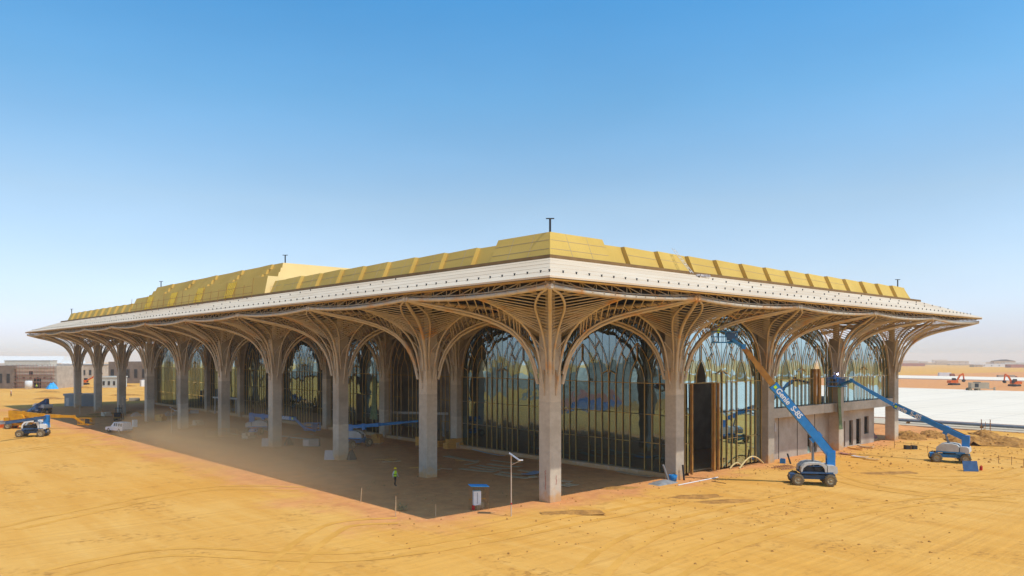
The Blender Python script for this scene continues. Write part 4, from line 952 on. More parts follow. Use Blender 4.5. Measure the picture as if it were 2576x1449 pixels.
gn_ = box_thing('generator', 'grey site generator with dark radiator in the shade between the left columns', 'generator', P(785, 1122), (2.1, 1.0, 1.0), 'grey', YAW - R(90)); B().box((-.75, -.51, .5), (.8, .04, .8)).build('radiator', M['palesheet'], gn_); B().box((.4, 0, 1.04), (1.0, .7, .1)).build('lid', M['dark'], gn_)
def portal(label, a, c, h):
    o = thing('steel_portal', label, 'portal frame', a, 0, 'pale steel portals'); d = Vector(c) - Vector(a); u = d.normalized()
    B().box((0, 0, h / 2), (.22, .22, h)).build('leg', M['lgrey'], o); B().box(d + V(0, 0, h / 2), (.22, .22, h)).build('leg', M['lgrey'], o); B().beam(V(0, 0, h + .17) - u * .7, d + V(0, 0, h + .17) + u * .7, .3, .36).build('beam', M['lgrey'], o)
portal('pale steel portal frame standing before the unglazed bay', P(999, 1097), P(1116, 1100), 3.5); portal('pale steel portal frame far back behind the fourth left column', P(541, 1041), P(594, 1046), 3.4)
def barrier(label, c, L_, h, rz):
    o = thing('barrier', label, 'barrier', c, rz)
    for z in (h, h * .15): B().tube([V(-L_ / 2, 0, z), V(L_ / 2, 0, z)], .04, 5).build('rail', M['amber'], o)
    for k in range(4): B().tube([V(-L_ / 2 + L_ * k / 3, 0, 0), V(-L_ / 2 + L_ * k / 3, 0, h)], .045, 5).build('post', M['amber'], o)
barrier('yellow tube barrier in front of the fourth left column', P(557, 1100), 4.8, 1.3, YAW - R(90))
board('concrete_stub', 'low grey block at the foot of the fourth left column', P(552, 1096), P(575, 1096), 1.0, 'grey', 'block', z=.02, th=.7, curl=0)
fk = thing('forklift', 'dark brown forklift parked in the shade by the seventh left column', 'forklift', P(299, 1058), R(60))
B().box((0, 0, .9), (2.2, 1.2, .8)).build('body', M['boomrust'], fk); B().box((-.8, 0, 1.2), (.6, 1.15, .8)).build('counterweight', M['dark'], fk)
for y in (-.5, .5):
    for x in (-.5, .7): B().tube([V(x, y, 1.2), V(x * .8, y, 2.4)], .05, 5).build('cage_post', M['dark'], fk)
    B().box((1.25, y * .6, 1.5), (.12, .14, 2.8)).build('mast_rail', M['dark'], fk); B().box((1.9, y * .6, .12), (1.2, .12, .06)).build('fork', M['dark'], fk)
B().box((0.1, 0, 2.42), (1.3, 1.15, .08)).build('roof', M['dark'], fk)
for a in (-.75, .75):
    for d in (-.55, .55): wheel(fk, V(a, d, .36), V(0, 1, 0), .36, .26)
wh = box_thing('white_drum', 'white drum on a pallet in the shade near the pickup', 'drum', P(339, 1075), (.7, .7, 1.3), 'white'); 
for k in range(3): B().box((0, -.3 + .3 * k, .06), (1.6, .16, .1)).build('pallet_board', M['board'], wh)
M['rag'] = mk('bundle', (.46, .38, .33), (.30, .24, .2), 6, .9)
for n, (px, py) in enumerate(((343, 1047), (424, 1046), (445, 1044), (466, 1041))): tarp('bundle', 'bundle of lilac-grey wrapped material %s' % ('near the sixth left column', 'left of the fifth left column', 'at the foot of the fifth left column', 'right of the fifth left column')[n], P(px, py), (2.2, 1.2, .9), 'rag', 'bundle', seed=9 + n)
for n, (px, py, lb) in enumerate(((262, 1042, 'flat heap of rubble between the eighth and seventh left columns'), (225, 1050, 'flat heap of rubble behind the far solar lamp post'), (330, 1040, 'flat heap of boards behind the seventh left column'))): tarp('rubble', lb, P(px, py), (6.5, 2.6, .35), 'soil', 'rubble', seed=20 + n, n=14)
# ------------------------------------------------------------------ right-hand side clutter
rp_ = leaning('red_sheet', 'dull red panel leaning behind the second right column', P(1728, 1194), 1.0, 2.6, R(60), R(-10), 'pinkroof')
bk_ = thing('blue_bucket', 'blue plastic tub at the foot of the second right column', 'tub', P(1693, 1210)); b = B(); lathe(b, [(.02, .0), (.02, .35), (.6, .45), (.62, .42), (.08, .32), (.08, 0)], (0, 0, 0), (0, 0, 1), 14); b.build('tub', M['blue'], bk_); B().tube([V(-.44, 0, .6), V(0, 0, .75), V(.44, 0, .6)], .02, 5).build('handle', M['dark'], bk_)
def pipe_thing(name, label, pts, r, mat, cat='pipe', group=None):
    c = Vector(pts[0]); return tag(B().tube([Vector(p) - c for p in pts], r, 8).build(name, M[mat], None, loc=c), label, cat, group)
pipe_thing('leaning_pipe', 'grey pipe leaning left of the second right column', [P(1683, 1213), P(1683, 1213) + V(-.5, .35, 1.75)], .1, 'grey'); pipe_thing('leaning_pipe', 'dark pipe standing against the second right column front', [P(1721, 1208), P(1721, 1208) + V(-.1, .1, 1.55)], .1, 'dark')
pipe_thing('ground_pole', 'long white pole lying on the sand by the second right column', [P(1706, 1222) + V(0, 0, .06), P(1806, 1202) + V(0, 0, .06)], .055, 'white', 'pole'); pipe_thing('ground_pole', 'short rusty rod lying below the white pole', [P(1790, 1211) + V(0, 0, .04), P(1826, 1217) + V(0, 0, .04)], .035, 'rust', 'rod')
tarp('rubble', 'grey scrap pile at the foot of the second right column', P(1668, 1216), (3.2, 1.6, .35), 'grey', 'scrap', seed=31)
def hose(label, a, c, h, r=.09):
    a, c = Vector(a), Vector(c); n = 12; pipe_thing('hose', label, [a + (c - a) * (k / n) + V(0, 0, .05 + h * math.sin(math.pi * k / n)) for k in range(n + 1)], r, 'hosec', 'hose', 'cream hoses')
M['hosec'] = mk('cream_hose', (.72, .56, .27), (.62, .46, .2), 3, .7)
hose('small cream hose arching off the sand by the glass', P(1836, 1180), P(1869, 1176), .55); hose('large cream hose arching in front of the third right column', P(1860, 1180), P(1920, 1166), 1.05)
bd_ = box_thing('blue_drum', 'blue plastic drum lying right of the third right column', 'drum', P(1969, 1165), (.62, .6, .5), 'blue', .4); B().box((0, 0, .52), (.4, .4, .05)).build('lid', M['bluegrey'], bd_)
pipe_thing('leaning_pipe', 'dark pipe stuck upright in the sand beside the blue drum', [P(1989, 1167), P(1989, 1167) + V(-.2, .3, 1.2)], .1, 'dark')
rk = thing('steel_rack', 'low rusty steel rack lying on the sand before the blue drum', 'rack', P(1972, 1180), R(-20))
for k in range(7): B().beam(V(-1 + k * .33, -.8, .15 + .02 * k), V(-.8 + k * .33, .8, .3), .05, .05).build('bar', M['pinkroof'], rk)
for y in (-.8, .8): B().beam(V(-1.1, y, .12), V(1.2, y, .2), .06, .06).build('rail', M['pinkroof'], rk)
leaning('blue_sheet', 'pale blue sheet leaning on the concrete wall beside the third right column', P(1966, 1145), 2.6, 1.6, R(4), R(-16), 'bluesheet')
fr_ = thing('rusty_frame', 'rusty bent frame leaning on the wall over the blue sheet', 'frame', P(1972, 1146) + V(0, .25, 0), R(4))
B().beam(V(-1.6, .45, 1.85), V(1.3, .45, 2.2), .2, .26).build('bar', M['rust'], fr_); B().beam(V(1.2, .45, 2.25), V(1.9, -.1, 0), .22, .22).build('bar', M['rust'], fr_)
tarp('green_tarp', 'crumpled mint and green tarp heap against the concrete wall', P(2032, 1140) + V(0, .6, 0), (2.6, 1.5, 1.7), 'mint', seed=41, n=14)
tarp('green_tarp', 'dark green netting bunched behind the mint tarp heap', P(2022, 1136) + V(0, 1.0, 0), (1.6, .8, 2.3), 'green_net', seed=42, n=12)
b = B(); n = 12; ca = V(53.15, -.95, 8.9)   # netting strip hanging down the fourth column
vs = []
for j in range(n + 1):
    t = j / n
    for i in range(6):
        u = i / 5 - .5; vs.append(V(-.1 + u * (1.0 + .2 * math.sin(t * 5)) + .55 * t, -.10 * math.sin(i * 1.9 + t * 4) - .12, -6.0 * t))
b.add(vs, [(j * 6 + i, j * 6 + i + 1, (j + 1) * 6 + i + 1, (j + 1) * 6 + i) for j in range(n) for i in range(5)], 0, True)
tag(b.build('hanging_net', M['green_net'], None, loc=ca + V(-.6, 0, 0)), 'long green netting hanging down the fourth right column', 'netting')
b = B(); n = 12; vs = []
for j in range(n + 1):
    t = j / n
    for i in range(6):
        u = i / 5 - .5; vs.append(V(-.10 * math.sin(i * 1.9 + t * 4), u * (.8 + 1.2 * t) + .3 * t, -6.5 * t))
b.add(vs, [(j * 6 + i, j * 6 + i + 1, (j + 1) * 6 + i + 1, (j + 1) * 6 + i) for j in range(n) for i in range(5)], 0, True)
tag(b.build('hanging_net', M['green_net'], None, loc=V(17.05, 55.6, 9.2)), 'dark green netting hanging inside beside the glass wall', 'netting')
for n, (px, py, w_, l_, m_, lb) in enumerate(((2150, 1130, .5, 3.0, 'wood', 'timber beam lying before the doorways'), (2175, 1126, .5, 3.2, 'board', 'weathered timber beam lying nearest the end column'), (2128, 1143, .8, 2.6, 'pinkroof', 'pinkish scrap board on the sand before the fourth column'), (2160, 1151, .7, 3.0, 'palesheet', 'pale scrap board on the sand right of the fourth column'), (2190, 1157, .5, 2.0, 'board', 'grey scrap board lying farthest right of the scrap boards'))):
    a = P(px - 16, py - 1); c = P(px + 22, py + 3); board('timber', lb, a, c, w_, m_, 'timber', 'timber and scrap by the doorways', z=.06 + .02 * n, th=.15 if n < 2 else .04)
tarp('red_heap', 'heap of pinkish-red sacking under the end of the building', P(2200, 1104) + V(0, 1, 0), (3.0, 2.0, 1.6), 'pinkroof', 'sacking', seed=50)
bp_ = leaning('steel_sheet', 'blue steel panel propped up on the sand by the far boom lift', P(2443, 1186), 1.55, 1.15, YAW - R(95), R(-18), 'bluegrey', 'sheet', th=.06)
rc = thing('red_can', 'small red jerrycan standing right of the blue panel', 'jerrycan', P(2468, 1183)); B().box((0, 0, .22), (.35, .22, .44)).build('can', M['red'], rc); B().box((0, 0, .5), (.2, .05, .12)).build('handle', M['red'], rc)
for n, px in enumerate((2282, 2299)): bx = box_thing('dark_block', ('left dark block by the rod fence', 'right dark block by the rod fence')[n], 'block', P(px, 1130), (.75, .6, .5), 'dark', YAW); B().box((0, 0, .52), (.7, .55, .03)).build('cap', M['brown_trim'], bx)
def rodfence(label, pts, h=1.0):
    o = thing('rod_fence', label, 'fence', PG(*pts[0])); o0 = o.location.copy(); q = [PG(*p) - o0 for p in pts]
    for p in q: B().tube([p - V(0, 0, .2), p + V(0, 0, h)], .03, 5).build('rod', M['rust'], o)
    for a, c in zip(q, q[1:]): B().tube([a + V(0, 0, h * .85), c + V(0, 0, h * .85)], .02, 4).build('rail', M['rust'], o)
rodfence('thin rod fence across the rough earth behind the far boom lift', [(2250, 1128), (2292, 1132), (2334, 1140), (2357, 1146)]); rodfence('thin rod fence at the right edge near the spoil', [(2512, 1166), (2545, 1170), (2575, 1176)])
b = B(); rng = random.Random(5)
for k in range(420):                        # loose stones and clods
    if k < 260: px, py = rng.uniform(2120, 2576), rng.uniform(1085, 1180)
    else: px, py = rng.uniform(1380, 2100), rng.uniform(1200, 1330)
    p = PG(px, py); r = rng.uniform(.03, .16) * (1 if k < 260 else .6)
    pts = [V(rng.gauss(0, 1), rng.gauss(0, 1), rng.gauss(0, .7)).normalized() * r * rng.uniform(.7, 1.2) for _ in range(6)]
    o_ = [V(r, 0, 0), V(-r, 0, 0), V(0, r, 0), V(0, -r, 0), V(0, 0, r * .8), V(0, 0, -r)]; o_ = [q * rng.uniform(.7, 1.25) + p + V(0, 0, r * .3) for q in o_]
    b.add(o_, [(0, 2, 4), (2, 1, 4), (1, 3, 4), (3, 0, 4), (2, 0, 5), (1, 2, 5), (3, 1, 5), (0, 3, 5)])
ob_ = b.build('loose_stones', M['soil'], None, kind='stuff'); ob_['label'] = 'scattered clods and small stones on the sand'; ob_['category'] = 'stones'
for n, (px, py, d, lb) in enumerate(((2290, 1100, (10, 5, .9), 'spoil heap just right of the end column'), (2360, 1096, (12, 5, .75), 'spoil heap behind the far boom lift'), (2440, 1108, (12, 6, .85), 'spoil heap right of the far boom lift turret'), (2530, 1112, (14, 7, 1.0), 'spoil heap at the right edge of the picture'), (2480, 1094, (9, 3, .9), 'low spoil heap beneath the grey pipes'))):
    nn = 34; bb = B(); vv = []
    for j in range(nn + 1):
        for i in range(nn + 1):
            x, y = i / nn * 2 - 1, j / nn * 2 - 1; e_ = math.hypot(x, y) * (1 + .35 * noise.noise(V(x * 2 + n * 7, y * 2, n))); q = V(x * d[0] / 2, y * d[1] / 2, n * 5)
            hh = max(0, 1 - e_ ** 1.6) ** .8 * d[2] * (.45 + .55 * abs(noise.noise(q * .35)) * 2) + (.32 * abs(noise.noise(q * 1.1)) + .16 * noise.noise(q * 2.6)) * (1 if e_ < .95 else 0)
            vv.append(V(q.x, q.y, hh - .06))
    bb.add(vv, [(j * (nn + 1) + i, j * (nn + 1) + i + 1, (j + 1) * (nn + 1) + i + 1, (j + 1) * (nn + 1) + i) for j in range(nn) for i in range(nn)], 0, False)
    tag(bb.build('spoil_heap', M['soil'], None, loc=PG(px, py), rz=R(30)), lb, 'spoil heap', 'spoil heaps by the apron')
pg = thing('pipe_rack', 'pair of long grey pipes resting on trestles near the apron', 'pipes', P(2436, 1078), 0)
for k in range(2): B().tube([V(.5 * k, 12, .75 + .0 * k), V(.5 * k, -60, .75)], .24, 10).build('pipe', M['pipe'], pg)
for y in (10, -2, -14, -26): B().box((.25, y, .25), (1.4, .2, .5)).build('trestle', M['rust'], pg)
st_ = thing('scaffold_tower', 'small rusty scaffold tower by the long grey pipes', 'scaffold', PG(2480, 1090), R(20))
for x in (-.6, .6):
    for y in (-.6, .6): B().tube([V(x, y, 0), V(x, y, 2.2)], .035, 5).build('standard', M['rust'], st_)
for z in (.8, 1.6): B().beam(V(-.7, -.6, z), V(.7, -.6, z), .05, .05).build('ledger', M['rust'], st_)
B().tube([V(.6, 0, 1.8), V(2.2, 0, 0)], .035, 5).build('brace', M['rust'], st_)
# ------------------------------------------------------------------ machines on the apron
def excavator(label, c, head, mat, sc=1.0, cabm='dark', boom='bent', group='orange excavators'):
    o = thing('excavator', label, 'excavator', c, head, group); o.scale = (sc, sc, sc)
    for s in (-1, 1):
        b = B(); b.prism([V(x, s * 1.15 - .25, z) for x, z in ((-1.8, .1), (-1.95, .45), (-1.6, .85), (1.6, .85), (1.95, .45), (1.8, .1))], V(0, .5, 0)); b.build('track', M['dark'], o)
    b = B(); b.prism([V(x, -1.2, z) for x, z in ((-2.4, 1.0), (-2.4, 1.9), (-2.0, 2.1), (.9, 2.1), (1.2, 1.0))], V(0, 2.4, 0)); b.build('house', M[mat], o)
    b = B(); b.prism([V(x, .25, z) for x, z in ((-.1, 2.1), (-.1, 3.0), (1.0, 3.0), (1.45, 2.2), (1.45, 1.2))], V(0, .95, 0)); b.build('cab', M[cabm], o)
    if boom == 'bent': pts = [V(.9, -.3, 1.6), V(2.6, -.3, 4.2), V(4.1, -.3, 4.9)]; st = [V(4.1, -.3, 4.9), V(4.5, -.3, 2.2)]
    else: pts = [V(.9, -.3, 1.7), V(3.6, -.3, 3.1), V(5.4, -.3, 4.6)]; st = [V(5.4, -.3, 4.6), V(7.6, -.3, 5.2)]
    B().beam(pts[0], pts[1], .45, .6).beam(pts[1], pts[2], .4, .5).build('boom', M[mat], o); B().beam(st[0], st[1], .35, .42).build('stick', M[mat], o)
    e_ = st[1]; b = B(); b.prism([e_ + V(x, -.45, z) for x, z in ((-.3, .3), (.35, .2), (.4, -.5), (-.2, -.9), (-.75, -.6), (-.6, -.1))], V(0, .9, 0)); b.build('bucket', M['dark'], o)
    B().tube([V(1.0, -.3, 1.4), (pts[0] + pts[1]) / 2 + V(.2, 0, 0)], .09, 6).build('ram', M['grey'], o)
    return o
excavator('orange excavator with raised arm beyond the white apron, left one', PG(2400, 969), YAW - R(80), 'orange', 1.0); excavator('orange excavator with dark cab at the right edge beyond the apron', PG(2552, 972), YAW + R(100), 'orange', 1.0)
excavator('orange excavator with outstretched arm seen between the far left columns', P(211, 968), YAW - R(85), 'orange', .95, boom='out')
ct = thing('compressor_truck', 'beige boxy compressor trailer standing on the white apron', 'trailer', P(2462, 984), YAW - R(95))
B().box((0, 0, 2.0), (6.0, 2.2, 2.1)).build('body', M['tan'], ct); B().box((-.6, 0, 3.15), (2.0, 1.2, .25)).build('exhaust', M['dark'], ct); B().box((-1.2, -1.12, 2.1), (1.3, .05, 1.3)).build('grille', M['dark'], ct); B().box((4.2, 0, .9), (2.6, .3, .25)).build('drawbar', M['tan'], ct)
for x in (-3.3, -.5):
    for s in (-1, 1): wheel(ct, V(x, s * .9, .6), V(0, 1, 0), .6, .4)
B().box((5.3, 0, .8), (.4, .6, 1.4)).build('jockey_post', M['tan'], ct)
for n, (px, py, d, m_, lb) in enumerate(((2478, 948, (7, 2.2, 2.6), 'white', 'far white lorry parked on the second pale strip'), (2530, 951, (9, 2.2, 1.8), 'tan', 'far tan roller standing right on the second pale strip'), (2395, 949, (2, 2, 2.2), 'pinkroof', 'far reddish machine above the left excavator'))):
    o = box_thing('far_vehicle', lb, 'vehicle', PG(px if n else 2376, py), d, m_, YAW - R(95)); B().box((d[0] * .55, 0, d[2] * .35), (d[0] * .2, 2, d[2] * .7)).build('cab', M['pinkroof'], o)
    for x in (-d[0] * .35, d[0] * .5): wheel(o, V(x, -.9, .5), V(0, 1, 0), .5, .35)
# ------------------------------------------------------------------ town on the horizon
def house(name, label, px0, px1, pyt, pyb, mat, roof=None, depthm=12, group='far town buildings', gable=0.0, win=0, rzo=0.0, roofmat='pinkroof'):
    a, c = PG(px0, pyb), PG(px1, pyb); mid = (a + c) / 2; dep = (mid - CAM).dot(FW); h = (pyb - pyt) * dep / F; wd = (c - a).length
    o = thing(name, label, 'building', mid, YAW - R(90) + rzo, group)
    B().box((0, depthm / 2, h / 2 - .5), (wd, depthm, h + 1)).build('wall', M[mat], o)
    if gable:
        b = B(); g = gable; b.prism([V(-wd / 2 - .3, -.3, h), V(wd / 2 + .3, -.3, h), V(wd * .05, -.3, h + g)], V(0, depthm + .6, 0)); b.build('roof', M[roofmat], o)
    elif roof: B().box((0, depthm / 2, h + .2), (wd + .4, depthm + .4, .5)).build('roof', M[roof], o)
    for k in range(win):
        x = -wd / 2 + wd * (k + .5) / win; B().box((x, -.06, h * .45), (min(1.6, wd / win * .4), .1, h * .4)).build('window', M['dark'], o)
    return o
T = [('low reddish shed behind the end column', 2262, 2310, 914, 921, 'pinkroof', 0, 0), ('pale sandy block above the reddish shed', 2266, 2296, 907, 914, 'tan', 0, 3), ('long tan wall line in the far town', 2310, 2372, 913, 918, 'tan', 0, 4), ('tan house with white roof in the far town', 2356, 2374, 905, 913, 'tan', 0, 2),
     ('wide tan house left of the white warehouse', 2374, 2420, 908, 916, 'tan', 0, 5), ('white warehouse roof in the far town', 2428, 2466, 910, 916, 'white', 0, 0), ('cream shed right of the white warehouse', 2452, 2472, 918, 923, 'tan', 0, 2), ('long white shed in front of the gabled hall', 2478, 2530, 916, 923, 'white', 0, 4),
     ('large gabled hall with dark roof in the far town', 2508, 2548, 908, 920, 'tan', 3.5, 3), ('long pale shed at the right edge of the far town', 2546, 2610, 912, 921, 'paleblock', 0, 5), ('low reddish wall at the right edge of the far town', 2560, 2620, 917, 925, 'pinkroof', 0, 0),
     ('small tan house beside the reddish shed', 2318, 2332, 909, 915, 'tan', 0, 1), ('small house between the white warehouse and the hall', 2486, 2500, 910, 916, 'tan', 0, 1), ('low tan houses before the white warehouse', 2404, 2440, 916, 919, 'tan', 0, 4)]
for lb, x0, x1, y0, y1, m_, g, wn_ in T: house('town_building', lb, x0, x1, y0, y1, m_, 'white' if 'white' in lb else None, 14, gable=g, win=wn_, roofmat='dark')
# ------------------------------------------------------------------ works buildings on the left
wb = house('white_warehouse', 'long white warehouse on the left horizon', -60, 155, 914, 936, 'white', None, 40, group=None)
dw = (wb.location - CAM).dot(FW); ww = 217 * dw / F; zw = 22 * dw / F
B().hexa([V(-ww / 2, -.5, zw), V(ww / 2, -.5, zw), V(ww / 2, 40, zw), V(-ww / 2, 40, zw)], [V(-ww / 2, 5, zw + 18 * dw / F), V(ww / 2, 5, zw + 18 * dw / F), V(ww / 2, 36, zw + 18 * dw / F), V(-ww / 2, 36, zw + 18 * dw / F)]).build('roof', M['white'], wb)
house('grey_annex', 'grey two-storey annex before the white warehouse', 22, 116, 908, 938, 'paleblock', 'grey', 10, group=None, win=9)
bb_ = house('brick_building', 'grey-brown block building wrapped in scaffolding on the left', 34, 140, 921, 977, 'brick', None, 18, group=None)
dp = (bb_.location - CAM).dot(FW); wd = 106 * dp / F; hh = 56 * dp / F
for z in range(6): B().box((0, -.04, hh * (z + .6) / 6.2), (wd, .12, .14)).build('floor_band', M['darkbrick'], bb_)
B().box((wd * .07, -.08, hh * .24), (wd * .17, .1, hh * .44)).build('doorway', M['dark'], bb_); B().box((-wd * .08, -.08, hh * .68), (wd * .08, .1, hh * .18)).build('window', M['dark'], bb_)
for k in range(6): B().box((-wd * .42 + wd * .165 * k, -.08, hh * .46), (wd * .05, .1, hh * .1)).build('window', M['darkbrick'], bb_)
sf = thing('facade_scaffold', 'tube scaffolding in front of the left block building', 'scaffold', bb_.location, YAW - R(90))
for k in range(16): B().tube([V(-wd / 2 + wd * k / 15, -1.4, -.5), V(-wd / 2 + wd * k / 15, -1.4, hh + .8)], .05, 4).build('standard', M['pinkroof'], sf)
for k in range(6): B().tube([V(-wd / 2 - .5, -1.4, hh * (k + .7) / 6), V(wd / 2 + .5, -1.4, hh * (k + .7) / 6)], .05, 4).build('ledger', M['pinkroof'], sf)
for k in range(3): B().box((0, -1.0, hh * (k + 1) / 3.4), (wd, .7, .06)).build('walkway', M['board'], sf)
house('dark_brick_wing', 'dark brown brick wing at the left edge', -30, 33, 920, 978, 'darkbrick', None, 16, group=None, win=3)
house('grey_hall', 'grey-beige hall with small square windows behind the first far column', 146, 232, 919, 952, 'brick', 'grey', 20, group=None, win=6)
house('pale_wing', 'pale wing with vertical slots between the far left columns', 232, 262, 921, 946, 'paleblock', None, 14, group=None, win=5)
house('brown_block', 'brown unfinished block behind the seventh and sixth left columns', 272, 372, 910, 964, 'darkbrick', None, 22, group=None, win=5)
house('site_hut', 'small pale green block hut with dark windows between far left columns', 252, 296, 950, 975, 'paleblock', 'paleblock', 8, group=None, win=3)
ch_ = house('site_container', 'grey-blue site container behind the ninth left column', 162, 236, 995, 1022, 'container', 'container', 2.6, group=None); B().box((-2.9, -.05, 1.1), (.8, .08, 1.9)).build('door', M['lgrey'], ch_)
for k in range(18): B().box((-2.2 + k * .33, -.04, 1.3), (.1, .07, 2.3)).build('rib', M['container'], ch_)
tk = thing('water_tank', 'white cylindrical tank before the scaffolded building', 'tank', P(72, 979)); b = B(); lathe(b, [(0, .01), (0, 1.25), (2.9, 1.25), (3.1, 1.0), (3.15, .01)], (0, 0, 0), (0, 0, 1), 20); b.build('shell', M['white'], tk); B().box((0, 0, 3.2), (.6, .6, .15)).build('hatch', M['grey'], tk)
tk = thing('water_tank', 'white square tank beside the sixth left column', 'tank', P(361, 972)); B().box((0, 0, 1.3), (2.2, 2, 2.6)).build('shell', M['white'], tk); B().box((0, 0, 2.7), (.6, .6, .2)).build('hatch', M['grey'], tk)
tarp('blue_tarp', 'bright blue tarp heap before the scaffolded building', P(132, 978), (3.8, 3, 2.2), 'cyan', seed=70, n=12)
b_ = box_thing('concrete_slab', 'low pale block with dark end lying behind the seventh left column', 'slab', P(338, 1008), (2.6, 1.6, .8), 'plaster', YAW - R(60)); B().box((1.32, 0, .35), (.04, 1.3, .5)).build('void', M['dark'], b_)
for n, (px, py, w_, lb) in enumerate(((120, 987, 9, 'dark rubble line on the sand before the blue tarp'), (215, 976, 6, 'grey rubble line under the far excavator'), (125, 1004, 9, 'low soil line left of the site container'), (318, 972, 8, 'soil line before the site hut'), (315, 995, 10, 'soil line between the eighth and seventh left columns'))): tarp('soil_line', lb, PG(px, py), (w_, 2.2, .6), 'soil', 'soil heap', seed=80 + n, n=14, rz=YAW - R(90))
# ------------------------------------------------------------------ scaffold on the roof
rs = thing('roof_scaffold', 'thin tube scaffolding along the raised gold roof block', 'scaffold', (-3.4, 54, 20.2))
for k in range(19): B().tube([V(0, k * 3, 0), V(.3, k * 3, 2.2 + .8 * (k % 3 == 0))], .035, 4).build('standard', M['boomrust'], rs)
for z in (1.0, 1.9): B().tube([V(0.1, 0, z), V(0.1, 54, z)], .03, 4).build('ledger', M['boomrust'], rs)
ld = thing('roof_ladder', 'white ladder leaning on the gold parapet', 'ladder', (16.2, -3.4, 20.7), 0)
for s in (-.2, .2): B().beam(V(s, 0, 0), V(s - .75, 1.7, 2.5), .07, .05).build('stile', M['white'], ld)
for k in range(7): t = (k + .5) / 7; B().beam(V(-.2 - .75 * t, 1.7 * t, 2.5 * t), V(.2 - .75 * t, 1.7 * t, 2.5 * t), .04, .04).build('rung', M['white'], ld)
b = B(); p_ = []
for k in range(9): p_.append((random.uniform(-.9, .9), random.uniform(-.3, .3)))
for x, y in p_: b.box((x, y, .12), (.35, .25, .2), Matrix.Rotation(random.uniform(0, 3), 3, 'Z'))
tag(b.build('roof_bags', M['palesheet'], None, loc=(17.6, -3.7, 20.4)), 'small pile of pale bags on the white roof by the ladder', 'bags')

# ------------------------------------------------------------------ spoil and stores west of the site, seen mirrored in the glass
def heap(lb, x, y, d, mat, n, rz):
    nn = 26; bb = B(); vv = []
    for j in range(nn + 1):
        for i in range(nn + 1):
            u, v = i / nn * 2 - 1, j / nn * 2 - 1; e_ = math.hypot(u, v) * (1 + .3 * noise.noise(V(u * 2 + n * 7, v * 2, n))); q = V(u * d[0] / 2, v * d[1] / 2, n * 5)
            vv.append(V(q.x, q.y, (max(0, 1 - e_ ** 1.5) * d[2] * (.5 + abs(noise.noise(q * .12)) * 1.2) + min(.5, .25 * d[2]) * abs(noise.noise(q * (.4 if d[0] > 10 else 2.2)))) * (1 if e_ < 1 else 0) - .02 * min(4, d[2] + .5)))
    bb.add(vv, [(j * (nn + 1) + i, j * (nn + 1) + i + 1, (j + 1) * (nn + 1) + i + 1, (j + 1) * (nn + 1) + i) for j in range(nn) for i in range(nn)])
    return tag(bb.build('spoil_heap', M[mat], None, loc=(x, y, gz(x, y)), rz=rz), lb, 'spoil heap')
M['greysoil'] = mk('grey_spoil', (.34, .29, .21), (.22, .19, .14), .4, .95, bump=.6, bsc=1.5, bdist=.2)
heap('broad grey spoil heap mirrored in the glass left of the corner column', -95, 150, (70, 36, 8), 'greysoil', 1, R(70)); heap('grey spoil heap mirrored in the glass right of the corner column', -78, 92, (46, 26, 6), 'greysoil', 2, R(60))
heap('long grey spoil ridge mirrored behind the other heaps', -150, 110, (150, 40, 11), 'greysoil', 3, R(80)); heap('low sandy heap mirrored nearest in the glass', -58, 62, (26, 12, 2.6), 'soil', 4, R(50)); heap('far grey spoil ridge mirrored in the left bays', -130, 300, (190, 50, 12), 'greysoil', 5, R(85))
tarp('blue_tarp', 'long blue tarp mirrored in the glass right of the corner column', V(-52, 74, 0), (16, 6, 2.6), 'bluegrey', seed=91, n=14, rz=R(40)); tarp('red_heap', 'red and pink sacks mirrored above the blue tarp in the glass', V(-62, 84, 0), (18, 6, 3.2), 'pinkroof', 'sacks', seed=92, n=14, rz=R(45))
# ------------------------------------------------------------------ tyre tracks pressed into the sand
M['track'] = mk('pressed_sand', (.70, .34, .066), (.79, .40, .085), .5, .95, bump=.8, bsc=9, lo=.4, hi=.6, spec=.05)
def track(pts, gauge=1.9, wd_=.58):
    pts = [PG(*p) for p in pts]; out = []
    for i in range(len(pts) - 1):
        p0, p1, p2, p3 = pts[max(i - 1, 0)], pts[i], pts[i + 1], pts[min(i + 2, len(pts) - 1)]; n_ = max(3, int((p2 - p1).length / .6))
        for k in range(n_): t = k / n_; out.append(.5 * (2 * p1 + (p2 - p0) * t + (2 * p0 - 5 * p1 + 4 * p2 - p3) * t * t + (3 * p1 - p0 - 3 * p2 + p3) * t ** 3))
    out.append(pts[-1]); b = B()
    for s in (-1, 1):
        vs = []
        for i, p in enumerate(out):
            t = (out[min(i + 1, len(out) - 1)] - out[max(i - 1, 0)]); t.z = 0; t.normalize(); v = V(-t.y, t.x, 0)
            for e_ in (-1, 1): q = p + v * (s * gauge / 2 + e_ * wd_ / 2 * random.uniform(.75, 1.1)); vs.append(V(q.x, q.y, gz(q.x, q.y) + .016))
        b.add(vs, [(2 * i, 2 * i + 1, 2 * i + 3, 2 * i + 2) for i in range(len(out) - 1)])
    b.build('tyre_track', M['track'], kind='structure')
for tr_ in ([(1480, 1449), (1560, 1380), (1700, 1320), (1900, 1270), (2040, 1240)], [(1660, 1449), (1800, 1380), (2000, 1320), (2250, 1270), (2560, 1235)], [(2560, 1260), (2300, 1240), (2150, 1215), (2060, 1180)], [(20, 1330), (250, 1280), (520, 1230), (760, 1230)], [(0, 1140), (150, 1120), (280, 1094)],
            [(700, 1449), (760, 1380), (860, 1320), (1000, 1310)], [(2576, 1180), (2480, 1200), (2300, 1200), (2180, 1175)], [(100, 1449), (420, 1390), (900, 1400), (1300, 1340), (1700, 1260)]): track(tr_)

